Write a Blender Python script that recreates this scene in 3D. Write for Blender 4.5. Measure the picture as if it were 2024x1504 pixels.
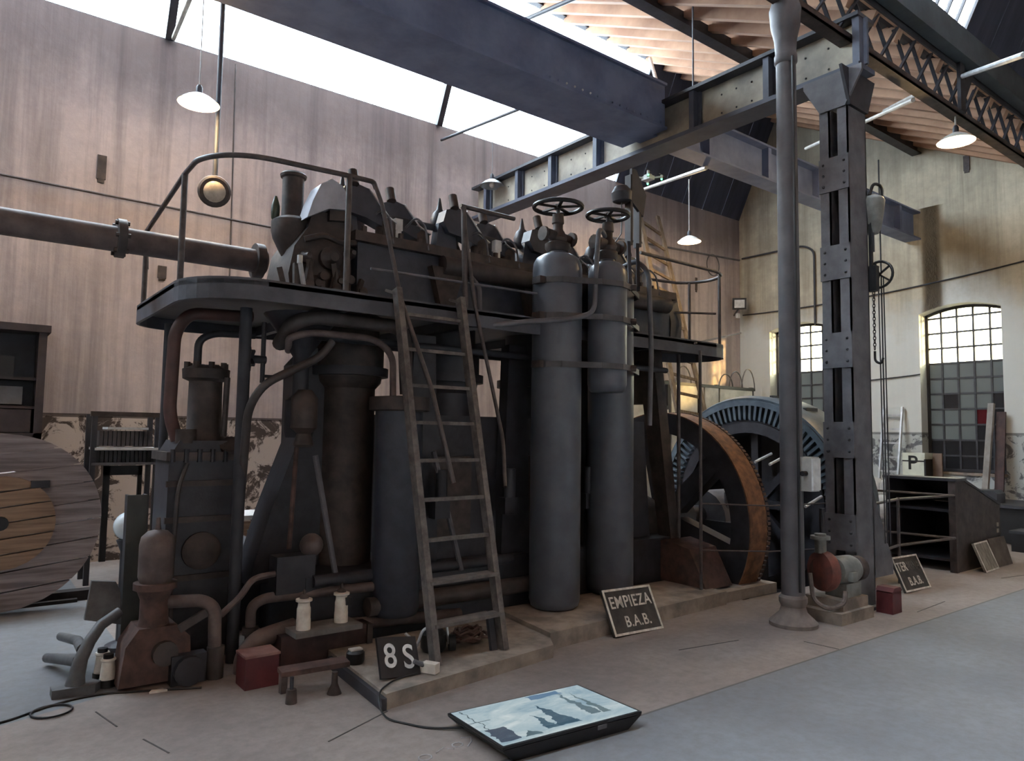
import bpy, bmesh, math, random
from mathutils import Vector, Matrix
random.seed(7)
for o in list(bpy.data.objects): bpy.data.objects.remove(o)
S = bpy.context.scene
COL = S.collection
PI = math.pi

# ------------------------------------------------------------------ camera
F_PX, YAW, PITCH, ROLL = 1426.6, .655173, .073798, .0146956
fw = Vector((math.sin(YAW)*math.cos(PITCH), math.cos(YAW)*math.cos(PITCH), math.sin(PITCH)))
rt = Vector((math.cos(YAW), -math.sin(YAW), 0)); up = rt.cross(fw)
r2 = rt*math.cos(ROLL)+up*math.sin(ROLL); u2 = -rt*math.sin(ROLL)+up*math.cos(ROLL)
cd = bpy.data.cameras.new('camera'); cam = bpy.data.objects.new('camera', cd); COL.objects.link(cam)
m = Matrix((r2, u2, -fw)).transposed().to_4x4(); m.translation = (0, 0, 1.6); cam.matrix_world = m
cd.sensor_fit = 'HORIZONTAL'; cd.sensor_width = 36; cd.lens = 36*F_PX/2024; cd.clip_start = .05; cd.clip_end = 300
S.camera = cam

# ------------------------------------------------------------------ sky, sun, exposure
w = bpy.data.worlds.new('sky'); S.world = w; w.use_nodes = True
bg = w.node_tree.nodes['Background']
bg.inputs[0].default_value = (.78, .88, 1.0, 1); bg.inputs[1].default_value = 10.0
sd = bpy.data.lights.new('sun', 'SUN'); sd.energy = 5; sd.angle = math.radians(4); sd.color = (1, .74, .40)
sun = bpy.data.objects.new('sun', sd); COL.objects.link(sun)
sun.rotation_euler = Vector((-.55, .75, -.15)).to_track_quat('-Z', 'Y').to_euler()
sun.location = (40, -10, 20)
vs = S.view_settings
vs.view_transform = 'Standard'; vs.look = 'None'; vs.gamma = 1; vs.use_curve_mapping = False; vs.exposure = 1.4

# ------------------------------------------------------------------ mesh helpers
def V(*a): return Vector(a if len(a) > 1 else a[0])
def fillet(pts, rad, n=5):
    pts = [V(p) for p in pts]; out = [pts[0]]
    for i in range(1, len(pts)-1):
        p, a, b = pts[i], pts[i-1], pts[i+1]
        d1, d2 = (a-p), (b-p); r = min(rad, d1.length*.48, d2.length*.48)
        s, e = p+d1.normalized()*r, p+d2.normalized()*r
        for k in range(n+1):
            t = k/n; out.append(s*(1-t)**2+p*2*t*(1-t)+e*t*t)
    out.append(pts[-1]); return out
class MB:
    def __init__(s): s.v = []; s.f = []
    def add(s, vs, fs):
        b = len(s.v); s.v += [tuple(v) for v in vs]; s.f += [tuple(i+b for i in f) for f in fs]; return s
    def box(s, x0, y0, z0, x1, y1, z1):
        return s.add([(x, y, z) for z in (z0, z1) for y in (y0, y1) for x in (x0, x1)],
                     [(0,2,3,1),(4,5,7,6),(0,1,5,4),(2,6,7,3),(0,4,6,2),(1,3,7,5)])
    def cbox(s, c, d): return s.box(c[0]-d[0]/2, c[1]-d[1]/2, c[2]-d[2]/2, c[0]+d[0]/2, c[1]+d[1]/2, c[2]+d[2]/2)
    def bar(s, p, q, w, h, ref=(0, 0, 1)):
        p, q = V(p), V(q); d = (q-p).normalized(); ref = V(ref)
        a = d.cross(ref)
        if a.length < 1e-4: a = d.cross(V(1, 0, 0))
        a.normalize(); b = a.cross(d).normalized()
        vs = [c+a*(i*w/2)+b*(j*h/2) for c in (p, q) for j in (-1, 1) for i in (-1, 1)]
        return s.add(vs, [(0,2,3,1),(4,5,7,6),(0,1,5,4),(2,6,7,3),(0,4,6,2),(1,3,7,5)])
    def tube(s, path, r, n=10, closed=False):
        P = [V(p) for p in path]; N = len(P); R = r if isinstance(r, (list, tuple)) else [r]*N
        T = []
        for i in range(N):
            a = P[(i-1) % N] if (closed or i) else P[0]; b = P[(i+1) % N] if (closed or i < N-1) else P[-1]
            T.append((b-a).normalized())
        nrm = T[0].cross(V(0, 0, 1))
        if nrm.length < 1e-3: nrm = T[0].cross(V(1, 0, 0))
        nrm.normalize(); vs = []
        for i in range(N):
            nrm = (nrm-T[i]*nrm.dot(T[i])).normalized(); bn = T[i].cross(nrm)
            for k in range(n):
                a = 2*PI*k/n; vs.append(P[i]+(nrm*math.cos(a)+bn*math.sin(a))*R[i])
        fs = []
        for i in range(N if closed else N-1):
            j = (i+1) % N
            for k in range(n): fs.append((i*n+k, i*n+(k+1) % n, j*n+(k+1) % n, j*n+k))
        if not closed: fs += [tuple(range(n-1, -1, -1)), tuple((N-1)*n+k for k in range(n))]
        return s.add(vs, fs)
    def lathe(s, prof, o=(0, 0, 0), ax=(0, 0, 1), n=20, caps=True):
        o, ax = V(o), V(ax).normalized(); a = ax.cross(V(0, 1, 0) if abs(ax.y) < .9 else V(1, 0, 0)).normalized(); b = ax.cross(a)
        vs = [o+ax*h+(a*math.cos(2*PI*k/n)+b*math.sin(2*PI*k/n))*max(r, 1e-4) for r, h in prof for k in range(n)]
        fs = [(i*n+k, i*n+(k+1) % n, (i+1)*n+(k+1) % n, (i+1)*n+k) for i in range(len(prof)-1) for k in range(n)]
        if caps: fs += [tuple(range(n-1, -1, -1)), tuple((len(prof)-1)*n+k for k in range(n))]
        return s.add(vs, fs)
    def cyl(s, p, q, r, n=16, r1=None):
        p, q = V(p), V(q); return s.lathe([(r, 0), (r if r1 is None else r1, (q-p).length)], p, q-p, n)
    def prism(s, poly, o, ax, ay, d):
        """poly (2d) in plane o+u*ax+v*ay, extruded by vector d"""
        o, ax, ay, d = V(o), V(ax), V(ay), V(d); n = len(poly)
        A = [o+ax*u+ay*v for u, v in poly]; B = [p+d for p in A]
        return s.add(A+B, [tuple(range(n-1, -1, -1)), tuple(range(n, 2*n))]+[(i, (i+1) % n, n+(i+1) % n, n+i) for i in range(n)])
    def ring(s, c, ax, ro, ri, t, n=48):
        return s.lathe([(ri, 0), (ro, 0), (ro, t), (ri, t), (ri, 0)], c, ax, n, caps=False)
    def sphere(s, c, r, n=16, m=10, sz=1):
        return s.lathe([(r*math.sin(PI*i/m), -r*sz*math.cos(PI*i/m)) for i in range(m+1)], c, (0, 0, 1), n, caps=False)
    def mesh(s, name):
        me = bpy.data.meshes.new(name); me.from_pydata(s.v, [], s.f)
        bm = bmesh.new(); bm.from_mesh(me); bmesh.ops.remove_doubles(bm, verts=bm.verts, dist=1e-5)
        bmesh.ops.recalc_face_normals(bm, faces=bm.faces); bm.to_mesh(me); bm.free()
        for p in me.polygons: p.use_smooth = True
        me.set_sharp_from_angle(angle=math.radians(38)); return me
def obj(name, mb, mat, parent=None, local=False):
    me = mb.mesh(name) if isinstance(mb, MB) else mb
    if mat is not None and not me.materials: me.materials.append(mat)
    o = bpy.data.objects.new(name, me); COL.objects.link(o)
    if parent is not None: attach(o, parent, local)
    return o
WL = {}
def wloc(o):
    p = V(o.location) if o.type == 'EMPTY' else V(0, 0, 0)
    return p
def attach(o, parent, local=False):
    o.parent = parent
    if not local and parent.type == 'EMPTY': o.matrix_parent_inverse = Matrix.Translation(-parent.location)
def tag(o, label, cat, group=None):
    o['label'] = label; o['category'] = cat
    if group: o['group'] = group
    return o
def thing(name, label, cat, loc=(0, 0, 0), group=None, rot=None):
    o = bpy.data.objects.new(name, None); COL.objects.link(o); o.location = loc; o.empty_display_size = .1
    if rot is not None: o.rotation_euler = rot
    return tag(o, label, cat, group)
def struct(name, mb, mat):
    o = obj(name, mb, mat); o['kind'] = 'structure'; return o
def text_mesh(txt, size, depth=.002):
    c = bpy.data.curves.new('lettering', 'FONT'); c.body = txt; c.size = size; c.extrude = depth; c.offset = size*.010; c.space_character = 1.08; c.align_x = 'CENTER'; c.align_y = 'CENTER'
    t = bpy.data.objects.new('lettering', c); COL.objects.link(t)
    dg = bpy.context.evaluated_depsgraph_get(); me = bpy.data.meshes.new_from_object(t.evaluated_get(dg))
    bpy.data.objects.remove(t); bpy.data.curves.remove(c); return me

# ------------------------------------------------------------------ materials
def nt(name):
    mt = bpy.data.materials.new(name); mt.use_nodes = True; t = mt.node_tree
    return mt, t, t.nodes['Principled BSDF'], t.nodes['Material Output']
def N(t, typ, **k):
    n = t.nodes.new(typ)
    for a, b in k.items(): setattr(n, a, b)
    return n
def pos(t, scale=(1, 1, 1)):
    g = N(t, 'ShaderNodeNewGeometry'); mp = N(t, 'ShaderNodeMapping'); mp.inputs['Scale'].default_value = scale
    t.links.new(g.outputs['Position'], mp.inputs['Vector']); return mp.outputs[0]
def noise(t, vec, sc, det=5, ro=.6, dist=0):
    n = N(t, 'ShaderNodeTexNoise'); n.inputs['Scale'].default_value = sc; n.inputs['Detail'].default_value = det
    n.inputs['Roughness'].default_value = ro; n.inputs['Distortion'].default_value = dist; t.links.new(vec, n.inputs['Vector']); return n.outputs['Fac']
def ramp(t, fac, stops):
    r = N(t, 'ShaderNodeValToRGB'); e = r.color_ramp.elements
    while len(e) < len(stops): e.new(.5)
    for el, (p, c) in zip(e, stops): el.position = p; el.color = (*c, 1) if len(c) == 3 else c
    t.links.new(fac, r.inputs[0]); return r.outputs[0]
def mix(t, fac, a, b, mode='MIX'):
    n = N(t, 'ShaderNodeMix', data_type='RGBA', blend_type=mode)
    for v, i in ((fac, 0), (a, 6), (b, 7)):
        if isinstance(v, (int, float)): n.inputs[i].default_value = v
        elif isinstance(v, tuple): n.inputs[i].default_value = (*v, 1)
        else: t.links.new(v, n.inputs[i])
    return n.outputs[2]
def math_(t, op, a, b=0.):
    n = N(t, 'ShaderNodeMath', operation=op)
    for i, v in enumerate((a, b)):
        if isinstance(v, (int, float)): n.inputs[i].default_value = v
        else: t.links.new(v, n.inputs[i])
    return n.outputs[0]
def zcoord(t, axis=2):
    g = N(t, 'ShaderNodeNewGeometry'); s = N(t, 'ShaderNodeSeparateXYZ'); t.links.new(g.outputs['Position'], s.inputs[0]); return s.outputs[axis]
def bump(t, b, fac, st=.3, dist=.02):
    n = N(t, 'ShaderNodeBump'); n.inputs['Strength'].default_value = st; n.inputs['Distance'].default_value = dist
    t.links.new(fac, n.inputs['Height']); t.links.new(n.outputs[0], b.inputs['Normal'])
def mat(name, c1, c2=None, sc=6, rough=.6, metal=0, bs=.25, stretch=(1, 1, 1), lo=.35, hi=.65, spec=.5):
    mt, t, b, _ = nt(name); p = pos(t, stretch); f = noise(t, p, sc)
    c2 = c2 or tuple(x*.6 for x in c1)
    t.links.new(ramp(t, f, [(lo, c2), (hi, c1)]), b.inputs['Base Color'])
    b.inputs['Roughness'].default_value = rough; b.inputs['Metallic'].default_value = metal; b.inputs['Specular IOR Level'].default_value = spec
    if bs: bump(t, b, noise(t, p, sc*6, 3), bs, .004)
    return mt
def emit(name, c, st):
    mt, t, b, _ = nt(name); b.inputs['Base Color'].default_value = (*c, 1); b.inputs['Emission Color'].default_value = (*c, 1); b.inputs['Emission Strength'].default_value = st; return mt

IRON = mat('dark oily iron', (.038, .037, .045), (.020, .019, .025), 7, .5)
IRONB = mat('blue black enamel', (.050, .056, .074), (.032, .036, .050), 9, .42)
BOTTLE = mat('slate grey bottle paint', (.110, .120, .142), (.080, .087, .106), 5, .36, bs=.12)
BROWN = mat('brown cast iron', (.075, .055, .048), (.030, .022, .020), 8, .62)
RUST = mat('orange rust', (.26, .115, .05), (.10, .045, .025), 10, .75)
RUSTD = mat('dull red brown rust', (.115, .062, .050), (.045, .026, .022), 9, .75)
PIPE = mat('dusty brown pipe', (.155, .115, .105), (.075, .055, .052), 6, .6)
PIPEB = mat('dark brown pipe', (.075, .060, .056), (.036, .029, .028), 6, .55)
REDPIPE = mat('oxide red pipe', (.105, .048, .040), (.060, .030, .026), 6, .5)
STEEL = mat('grey painted steel', (.140, .138, .150), (.082, .080, .090), 5, .6)
STEELB = mat('blue grey painted steel', (.090, .100, .135), (.052, .060, .085), 3, .6)
BEAMB = mat('blue grey beam paint with flare haze', (.195, .24, .37), (.12, .15, .25), 2.2, .6)  # blue grey paint, made bluer and paler to carry lens flare haze
STEELD = mat('dark steel', (.042, .043, .052), (.022, .022, .028), 5, .55)
CREAM = mat('dirty cream paint', (.44, .39, .30), (.22, .20, .17), 2.2, .7)
GALV = mat('bare aluminium', (.62, .64, .66), (.42, .44, .46), 8, .38, .6)
RAIL = mat('worn brown handrail', (.10, .082, .078), (.050, .040, .040), 12, .5)
LADDER = mat('worn grey iron ladder', (.165, .145, .132), (.075, .064, .060), 14, .6)
WOODL = mat('weathered ladder wood', (.20, .15, .10), (.10, .072, .05), 5, .8, stretch=(4, 4, .6))
PLANK = mat('grey weathered planks', (.40, .335, .325), (.20, .162, .160), 3, .85, stretch=(.6, 3, 9))
PLANKO = mat('tan drum planks', (.44, .285, .185), (.24, .150, .10), 3, .85, stretch=(.6, 3, 9))
ROOFW = mat('warm brown roof boards', (.50, .31, .20), (.30, .17, .11), 2.5, .85, stretch=(4, .5, .5))
CONC = mat('pale worn concrete', (.34, .285, .235), (.17, .145, .125), 5, .9, bs=.5)
CONCD = mat('dirty concrete', (.21, .175, .155), (.10, .085, .078), 5, .9, bs=.5)
REDBOX = mat('dark red paint', (.125, .022, .026), (.070, .014, .017), 6, .55)
REDTOP = mat('dusty red lid', (.30, .17, .15), (.20, .09, .08), 8, .7)
WHITE = mat('aged white porcelain', (.80, .76, .68), (.55, .50, .44), 10, .35)
WHITEP = mat('white enamel', (.72, .73, .72), (.50, .50, .49), 10, .4)
BLACK = mat('black', (.014, .014, .016), (.008, .008, .009), 6, .45)
RUBBER = mat('black rubber', (.02, .02, .02), None, 6, .7)
GREYP = mat('grey green machine paint', (.23, .235, .215), (.13, .13, .12), 7, .5)
SHADE = mat('grey enamel shade', (.42, .45, .46), (.28, .30, .31), 6, .4)
SIGN = mat('dark worn sign face', (.060, .052, .046), (.030, .026, .024), 9, .8)
SIGNW = mat('faded white sign paint', (.70, .66, .59), (.42, .38, .33), 20, .8)
SIGNF = mat('scraped off sign paint', (.15, .135, .12), (.055, .05, .045), 30, .85)
GENBLUE = mat('blue grey generator paint', (.120, .155, .185), (.060, .080, .100), 4, .42)
MARBLE = mat('white marble panel', (.58, .58, .55), (.36, .36, .35), 3, .5)
HOOD = mat('light grey hood', (.46, .48, .54), (.32, .33, .38), 5, .4)
BENCHR = mat('brown red block', (.075, .040, .038), (.035, .020, .020), 6, .7)
GLASSW = None
def glass(name, tr, body, fac):
    mt, t, b, out = nt(name); t.nodes.remove(b)
    a = N(t, 'ShaderNodeBsdfTransparent'); a.inputs[0].default_value = (*tr, 1)
    d = N(t, 'ShaderNodeBsdfTranslucent'); d.inputs[0].default_value = (*body, 1)
    g = N(t, 'ShaderNodeBsdfGlossy'); g.inputs['Roughness'].default_value = .08
    df = N(t, 'ShaderNodeBsdfDiffuse'); df.inputs[0].default_value = (*body, 1)
    m0 = N(t, 'ShaderNodeMixShader'); m0.inputs[0].default_value = .5; t.links.new(d.outputs[0], m0.inputs[1]); t.links.new(df.outputs[0], m0.inputs[2])
    m1 = N(t, 'ShaderNodeMixShader'); m1.inputs[0].default_value = fac; t.links.new(a.outputs[0], m1.inputs[1]); t.links.new(m0.outputs[0], m1.inputs[2])
    m2 = N(t, 'ShaderNodeMixShader'); m2.inputs[0].default_value = .05; t.links.new(m1.outputs[0], m2.inputs[1]); t.links.new(g.outputs[0], m2.inputs[2])
    t.links.new(m2.outputs[0], out.inputs[0]); return mt
SKYGLASS = glass('dusty roof glass', (.92, .95, .96), (.7, .72, .72), .12)
WARMG = glass('sunset tinted window glass', (1, .93, .74), (.6, .6, .55), .08)  # warm sunset glow of the sky put into the pane tint
GREYG = glass('grimy obscured glass', (.08, .085, .085), (.145, .155, .152), .90)
DARKG = glass('boarded dark glass', (.02, .02, .02), (.038, .038, .042), .9)
REDG = glass('dark red pane', (.05, .01, .01), (.10, .018, .025), .85)

def wall_mat(name, base, base2, stain, dado_a, dado_b, dado_z, top_z, streak=.55, pale=None, patch=.5):
    mt, t, b, _ = nt(name)
    big = noise(t, pos(t), .55, 6, .65); st = noise(t, pos(t, (2.6, 2.6, .10)), 1.6, 6, .7); fine = noise(t, pos(t), 9, 5, .7)
    c = ramp(t, big, [(.36, base2), (.62, base)])
    c = mix(t, ramp(t, st, [(.44, (0, 0, 0)), (.70, (streak*.75,)*3)]), c, stain)
    st2 = noise(t, pos(t, (4.3, 4.3, .35)), 1.0, 5, .65)
    c = mix(t, ramp(t, st2, [(.56, (0, 0, 0)), (.80, (streak*.35,)*3)]), c, stain)
    c = mix(t, ramp(t, fine, [(.3, (.22,)*3), (.7, (0, 0, 0))]), c, stain)
    z = zcoord(t)
    if pale:                                   # paler tone below an uneven height
        zz = math_(t, 'ADD', z, math_(t, 'MULTIPLY', big, 2.4))
        f = N(t, 'ShaderNodeMapRange'); f.inputs[1].default_value = 5.6; f.inputs[2].default_value = 5.0; t.links.new(zz, f.inputs[0])
        c = mix(t, math_(t, 'MULTIPLY', f.outputs[0], .8), c, pale)
    # damp stain band running along the top of the wall
    zt = math_(t, 'ADD', z, math_(t, 'MULTIPLY', noise(t, pos(t, (1, 1, .5)), 1.1, 6, .7), 1.9))
    f = N(t, 'ShaderNodeMapRange'); f.inputs[1].default_value = top_z+.15; f.inputs[2].default_value = top_z+.9; t.links.new(zt, f.inputs[0])
    c = mix(t, math_(t, 'MULTIPLY', f.outputs[0], .62), c, stain)
    # peeling dado
    dn = noise(t, pos(t), 3.2, 7, .72, .6)
    d = ramp(t, dn, [(patch-.02, dado_b), (patch+.03, dado_a)])
    zf = math_(t, 'LESS_THAN', z, dado_z); c = mix(t, zf, c, d)
    edge = math_(t, 'LESS_THAN', math_(t, 'ABSOLUTE', math_(t, 'SUBTRACT', z, dado_z)), .022)
    c = mix(t, math_(t, 'MULTIPLY', edge, .8), c, tuple(x*.35 for x in dado_b))
    t.links.new(c, b.inputs['Base Color']); b.inputs['Roughness'].default_value = .92; b.inputs['Specular IOR Level'].default_value = .2
    bump(t, b, mix(t, .5, fine, dn), .35, .02); return mt
WALLB = wall_mat('stained mauve plaster', (.62, .535, .51), (.47, .405, .395), (.165, .143, .148), (.54, .47, .42), (.085, .068, .062), 1.745, 6.25, .95, patch=.48)
WALLR = wall_mat('stained ochre plaster', (.58, .52, .40), (.36, .32, .25), (.14, .125, .10), (.125, .132, .145), (.43, .455, .45), 1.72, 7.4, .75, pale=(.62, .65, .64), patch=.53)
WALLP = mat('plain plaster', (.42, .38, .33), (.28, .25, .22), 1.5, .95)

def floor_mat():
    mt, t, b, _ = nt('brown tile and grey concrete floor')
    big = noise(t, pos(t), .7, 6, .65); fine = noise(t, pos(t), 14, 5, .7)
    tile = ramp(t, big, [(.33, (.185, .152, .138)), (.66, (.290, .245, .222))])
    conc = ramp(t, big, [(.3, (.135, .140, .150)), (.7, (.200, .207, .219))])
    y = zcoord(t, 1); x = zcoord(t, 0)
    front = math_(t, 'LESS_THAN', y, 2.92)
    back = math_(t, 'MULTIPLY', math_(t, 'GREATER_THAN', math_(t, 'SUBTRACT', y, math_(t, 'MULTIPLY', x, .35)), 4.72), math_(t, 'LESS_THAN', x, 1.05))
    c = mix(t, math_(t, 'MAXIMUM', front, back), tile, conc)
    seam = math_(t, 'LESS_THAN', math_(t, 'ABSOLUTE', math_(t, 'SUBTRACT', y, 2.92)), .009)
    c = mix(t, math_(t, 'MULTIPLY', seam, .65), c, (.05, .045, .04))
    c = mix(t, ramp(t, fine, [(.3, (.35,)*3), (.6, (0, 0, 0))]), c, (.10, .082, .07))
    t.links.new(c, b.inputs['Base Color']); b.inputs['Roughness'].default_value = .72; b.inputs['Specular IOR Level'].default_value = .35
    bump(t, b, fine, .2, .004); return mt
FLOOR = floor_mat()

# ------------------------------------------------------------------ the hall: floor, walls, saw-tooth roof
XE, YW, XL, YF = 14.36, 10.0, -6.0, -9.5
PX0, PX1, PY0, PY1 = 6.25, 9.3, 4.34, 6.95                  # flywheel pit
fb = MB()
fb.box(XL, YF, -.12, XE, PY0, 0).box(XL, PY1, -.12, XE, YW, 0).box(XL, PY0, -.12, PX0, PY1, 0).box(PX1, PY0, -.12, XE, PY1, 0)
fb.box(PX0, PY0, -1.3, PX1, PY1, -1.2).box(PX0-.1, PY0-.1, -1.3, PX0, PY1+.1, -.12).box(PX1, PY0-.1, -1.3, PX1+.1, PY1+.1, -.12).box(PX0, PY0-.1, -1.3, PX1, PY0, -.12).box(PX0, PY1, -1.3, PX1, PY1+.1, -.12)
struct('floor', fb, FLOOR)
ZV, ZWT, ZR = 6.10, 6.68, 8.85
struct('wall_back', MB().box(XL-.3, YW, -.3, XE+.3, YW+.3, ZWT), WALLB)
WIN = [(4.70, 6.06, 1.03, 3.97, 4.10), (7.87, 9.23, 1.03, 3.97, 4.10)]       # y0,y1,sill,spring,crown
def saw_z(y):
    k = math.floor((y-YW)/6.5); yy = y-(YW+k*6.5)+3.5; return yy
wr = MB()
def wall_seg(y0, y1, z0, z1a, z1b=None):
    z1b = z1a if z1b is None else z1b
    wr.prism([(y0, z0), (y1, z0), (y1, z1b), (y0, z1a)], (XE, 0, 0), (0, 1, 0), (0, 0, 1), (.45, 0, 0))
ys = [YF, WIN[0][0], WIN[0][1], WIN[1][0], WIN[1][1], YW]
for i in range(5):
    if i in (1, 3):
        wdw = WIN[(i-1)//2]; wall_seg(ys[i], ys[i+1], -.3, wdw[2])
        yc = (wdw[0]+wdw[1])/2
        for k in range(8):                                     # segmental arch head
            a, b = wdw[0]+(wdw[1]-wdw[0])*k/8, wdw[0]+(wdw[1]-wdw[0])*(k+1)/8
            za, zb = [wdw[4]-(wdw[4]-wdw[3])*((q-yc)/(wdw[1]-yc))**2 for q in (a, b)]
            wr.prism([(a, za), (b, zb), (b, 6.0), (a, 6.0)], (XE, 0, 0), (0, 1, 0), (0, 0, 1), (.45, 0, 0))
    else: wall_seg(ys[i], ys[i+1], -.3, 6.0)
for k in range(3):                                             # saw-tooth gables
    y1 = YW-6.5*k; y0 = y1-6.5
    wr.prism([(y0, 6.0), (y1, 6.0), (y1, ZWT), (y1-1.0, ZR), (y0, ZV)], (XE, 0, 0), (0, 1, 0), (0, 0, 1), (.45, 0, 0))
struct('wall_right', wr, WALLR)
wl = MB(); wl.box(XL-.3, YF, -.3, XL, YW, 6.0)
for k in range(3):
    y1 = YW-6.5*k; y0 = y1-6.5
    wl.prism([(y0, 6.0), (y1, 6.0), (y1, ZWT), (y1-1.0, ZR), (y0, ZV)], (XL-.3, 0, 0), (0, 1, 0), (0, 0, 1), (.3, 0, 0))
struct('wall_left', wl, WALLP)
struct('wall_front', MB().box(XL-.3, YF-.3, -.3, XE+.3, YF, ZV+.2), WALLP)
# roof: opaque slope per tooth, dark boarded end of the glazing, rafters
cb = MB()
GEND = [10.25, 9.75, 9.75]
for k in range(3):
    y1 = YW-6.5*k; y0 = y1-6.5; yr = y1-1.0
    cb.prism([(y0-.05, ZV), (yr, ZR), (yr, ZR+.12), (y0-.05, ZV+.12)], (XL-.3, 0, 0), (0, 1, 0), (0, 0, 1), (XE-XL+.75, 0, 0))
ceil = struct('ceiling', cb, ROOFW)
DARKB = mat('black boarding', (.055, .064, .098), (.032, .038, .060), 2, .8, stretch=(3, .5, .4))
for k in range(3):
    y1 = YW-6.5*k; yr = y1-1.0
    nb = 6
    for i in range(nb):                                        # boarded-over end bays: one sheet after another
        a = GEND[k]+(XE-GEND[k])*i/nb; b = GEND[k]+(XE-GEND[k])*(i+1)/nb-(.012 if i < nb-1 else -.2)
        obj('boarding_sheet', MB().prism([(y1, ZWT), (yr, ZR), (yr+.05, ZR+.03), (y1+.05, ZWT+.03)], (a, 0, 0), (0, 1, 0), (0, 0, 1), (b-a, 0, 0)), DARKB, ceil)
raf = None
for k in range(2):
    y1 = YW-6.5*k; y0 = y1-6.5; yr = y1-1.0
    i = 0; x = 4.35 if k == 0 else -2
    while x < XE:
        p, q = V(x, y0, ZV-.07), V(x, yr, ZR-.07)
        if raf is None: raf = MB().bar((0, 0, 0), q-p, .10, .15, (0, 0, 1)).mesh('rafter'); raf.materials.append(ROOFW)
        o = bpy.data.objects.new('rafter', raf); COL.objects.link(o); o.parent = ceil; o.location = p; x += .52
# skylight glazing
def skylight(name, k, xs, bar_w, thick):
    y1 = YW-6.5*k; yr = y1-1.0
    fr = MB().box(xs[0], y1+.01, ZWT-.06, xs[-1], y1+.09, ZWT+.015).box(xs[0], yr-.06, ZR-.08, xs[-1], yr+.06, ZR)
    s = struct(name, fr, STEELD)
    for x in xs:
        big = any(abs(x-q) < .02 for q in thick); wd = .10 if big else bar_w
        obj('glazing_bar', MB().bar((x, y1, ZWT), (x, yr, ZR), wd, .12 if big else .05, (0, 0, 1)), STEELD, s)
    d = V(0, .91, .41)*.012
    for a, b in zip(xs, xs[1:]):
        obj('glass_pane', MB().prism([(y1, ZWT), (yr, ZR), (yr+.012, ZR+.006), (y1+.012, ZWT+.006)], (a+.006, 0, 0), (0, 1, 0), (0, 0, 1), (b-a-.012, 0, 0)), SKYGLASS, s)
    return s
skylight('window_3', 0, [-6, -2.2, 1.93, 6.06, 10.25], .03, (-2.2, 1.93, 6.06))
skylight('window_4', 1, [-6, -3, 0, 2.5]+[5.0+.279*i for i in range(18)], .022, (-3, 0, 2.5))
skylight('window_5', 2, [-6, -2.2, 1.93, 6.06, 9.75], .03, (-2.2, 1.93, 6.06))

# ------------------------------------------------------------------ end wall windows
def end_window(name, wd, cols, kinds):
    y0, y1, zs, zp, zc = wd; yc = (y0+y1)/2; X = XE+.30
    def top(y): return zc-(zc-zp)*((y-yc)/(y1-yc))**2
    fr = MB()
    for y in (y0, y1-.05): fr.box(X-.03, y, zs, X+.03, y+.05, top(y0))
    fr.box(X-.03, y0, zs, X+.03, y1, zs+.05)
    for k in range(10):
        a, b = y0+(y1-y0)*k/10, y0+(y1-y0)*(k+1)/10
        fr.bar((X, a, top(a)-.025), (X, b, top(b)-.025), .06, .05)
    s = struct(name, fr, STEELD)
    rows = len(kinds); w_ = (y1-y0)/cols; h_ = (zp-zs)/(rows-1+.25)
    for i in range(1, cols): 
        y = y0+w_*i; obj('glazing_bar', MB().box(X-.02, y-.016, zs, X+.02, y+.016, top(y)-.02), STEELD, s)
    for j in range(1, rows):
        z = zs+h_*j; obj('glazing_bar', MB().box(X-.018, y0, z-.016, X+.018, y1, z+.016), STEELD, s)
    for j, row in enumerate(kinds):                            # bottom row first
        for i in range(cols):
            a, b = y0+w_*i+.016, y0+w_*(i+1)-.016; z0 = zs+h_*j+.016
            za, zb = (zs+h_*(j+1)-.016,)*2 if j < rows-1 else (top(a)-.03, top(b)-.03)
            k = row[cols-1-i]                                  # strings read as seen from inside
            mt = {'c': WARMG, 'g': GREYG, 'd': DARKG, 'r': REDG}[k]
            obj('glass_pane', MB().prism([(a, z0), (b, z0), (b, zb), (a, za)], (X-.003, 0, 0), (0, 1, 0), (0, 0, 1), (.006, 0, 0)), mt, s)
    sill = obj('sill', MB().box(XE-.03, y0-.02, zs-.05, XE+.3, y1+.02, zs), CONC, s)
    return s
end_window('window_1', WIN[0], 5, ['ddddd', 'ddddd', 'gggdd', 'gggrd', 'gdggd', 'ggggg', 'ggggg', 'ccccc', 'ccccc', 'ccccc', 'ccccc'])
end_window('window_2', WIN[1], 5, ['ddddd', 'ddddd', 'ggggg', 'ggggg', 'ggggg', 'ggggg', 'ggggg', 'ccccc', 'ccccc', 'ccccc', 'ccccc'])
# outside: yard ground, boundary wall with red coping, a hedge
YARD = mat('yard gravel', (.30, .28, .25), (.2, .18, .16), 1, .95)
tag(obj('yard_ground', MB().box(XE+.5, -25, -.3, 45, 30, -.1), YARD), 'pale gravel yard outside the end wall windows', 'ground')
yw = thing('boundary_wall', 'grey yard wall with red coping seen through the far window', 'wall', (21, 10, -.1))
obj('wall_slab', MB().box(21, -6, -.1, 21.25, 24, 3.36), mat('grey block wall', (.18, .18, .17), (.12, .12, .11), 2, .9), yw)
obj('coping', MB().box(20.95, 10.2, 3.36, 21.3, 17, 3.60), mat('red coping', (.75, .04, .03), (.5, .03, .02), 2, .6), yw)
hm = MB()
for i in range(60):
    c = V(19.9+random.uniform(-.35, .35), 6.2+random.uniform(0, 3.4), random.uniform(.2, 3.35)); hm.sphere(c, random.uniform(.22, .42), 7, 5)
h_ = tag(obj('hedge', hm, mat('hedge green', (.16, .22, .07), (.06, .09, .03), 9, .9, bs=1)), 'dark green hedge outside the right hand window', 'hedge')

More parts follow.
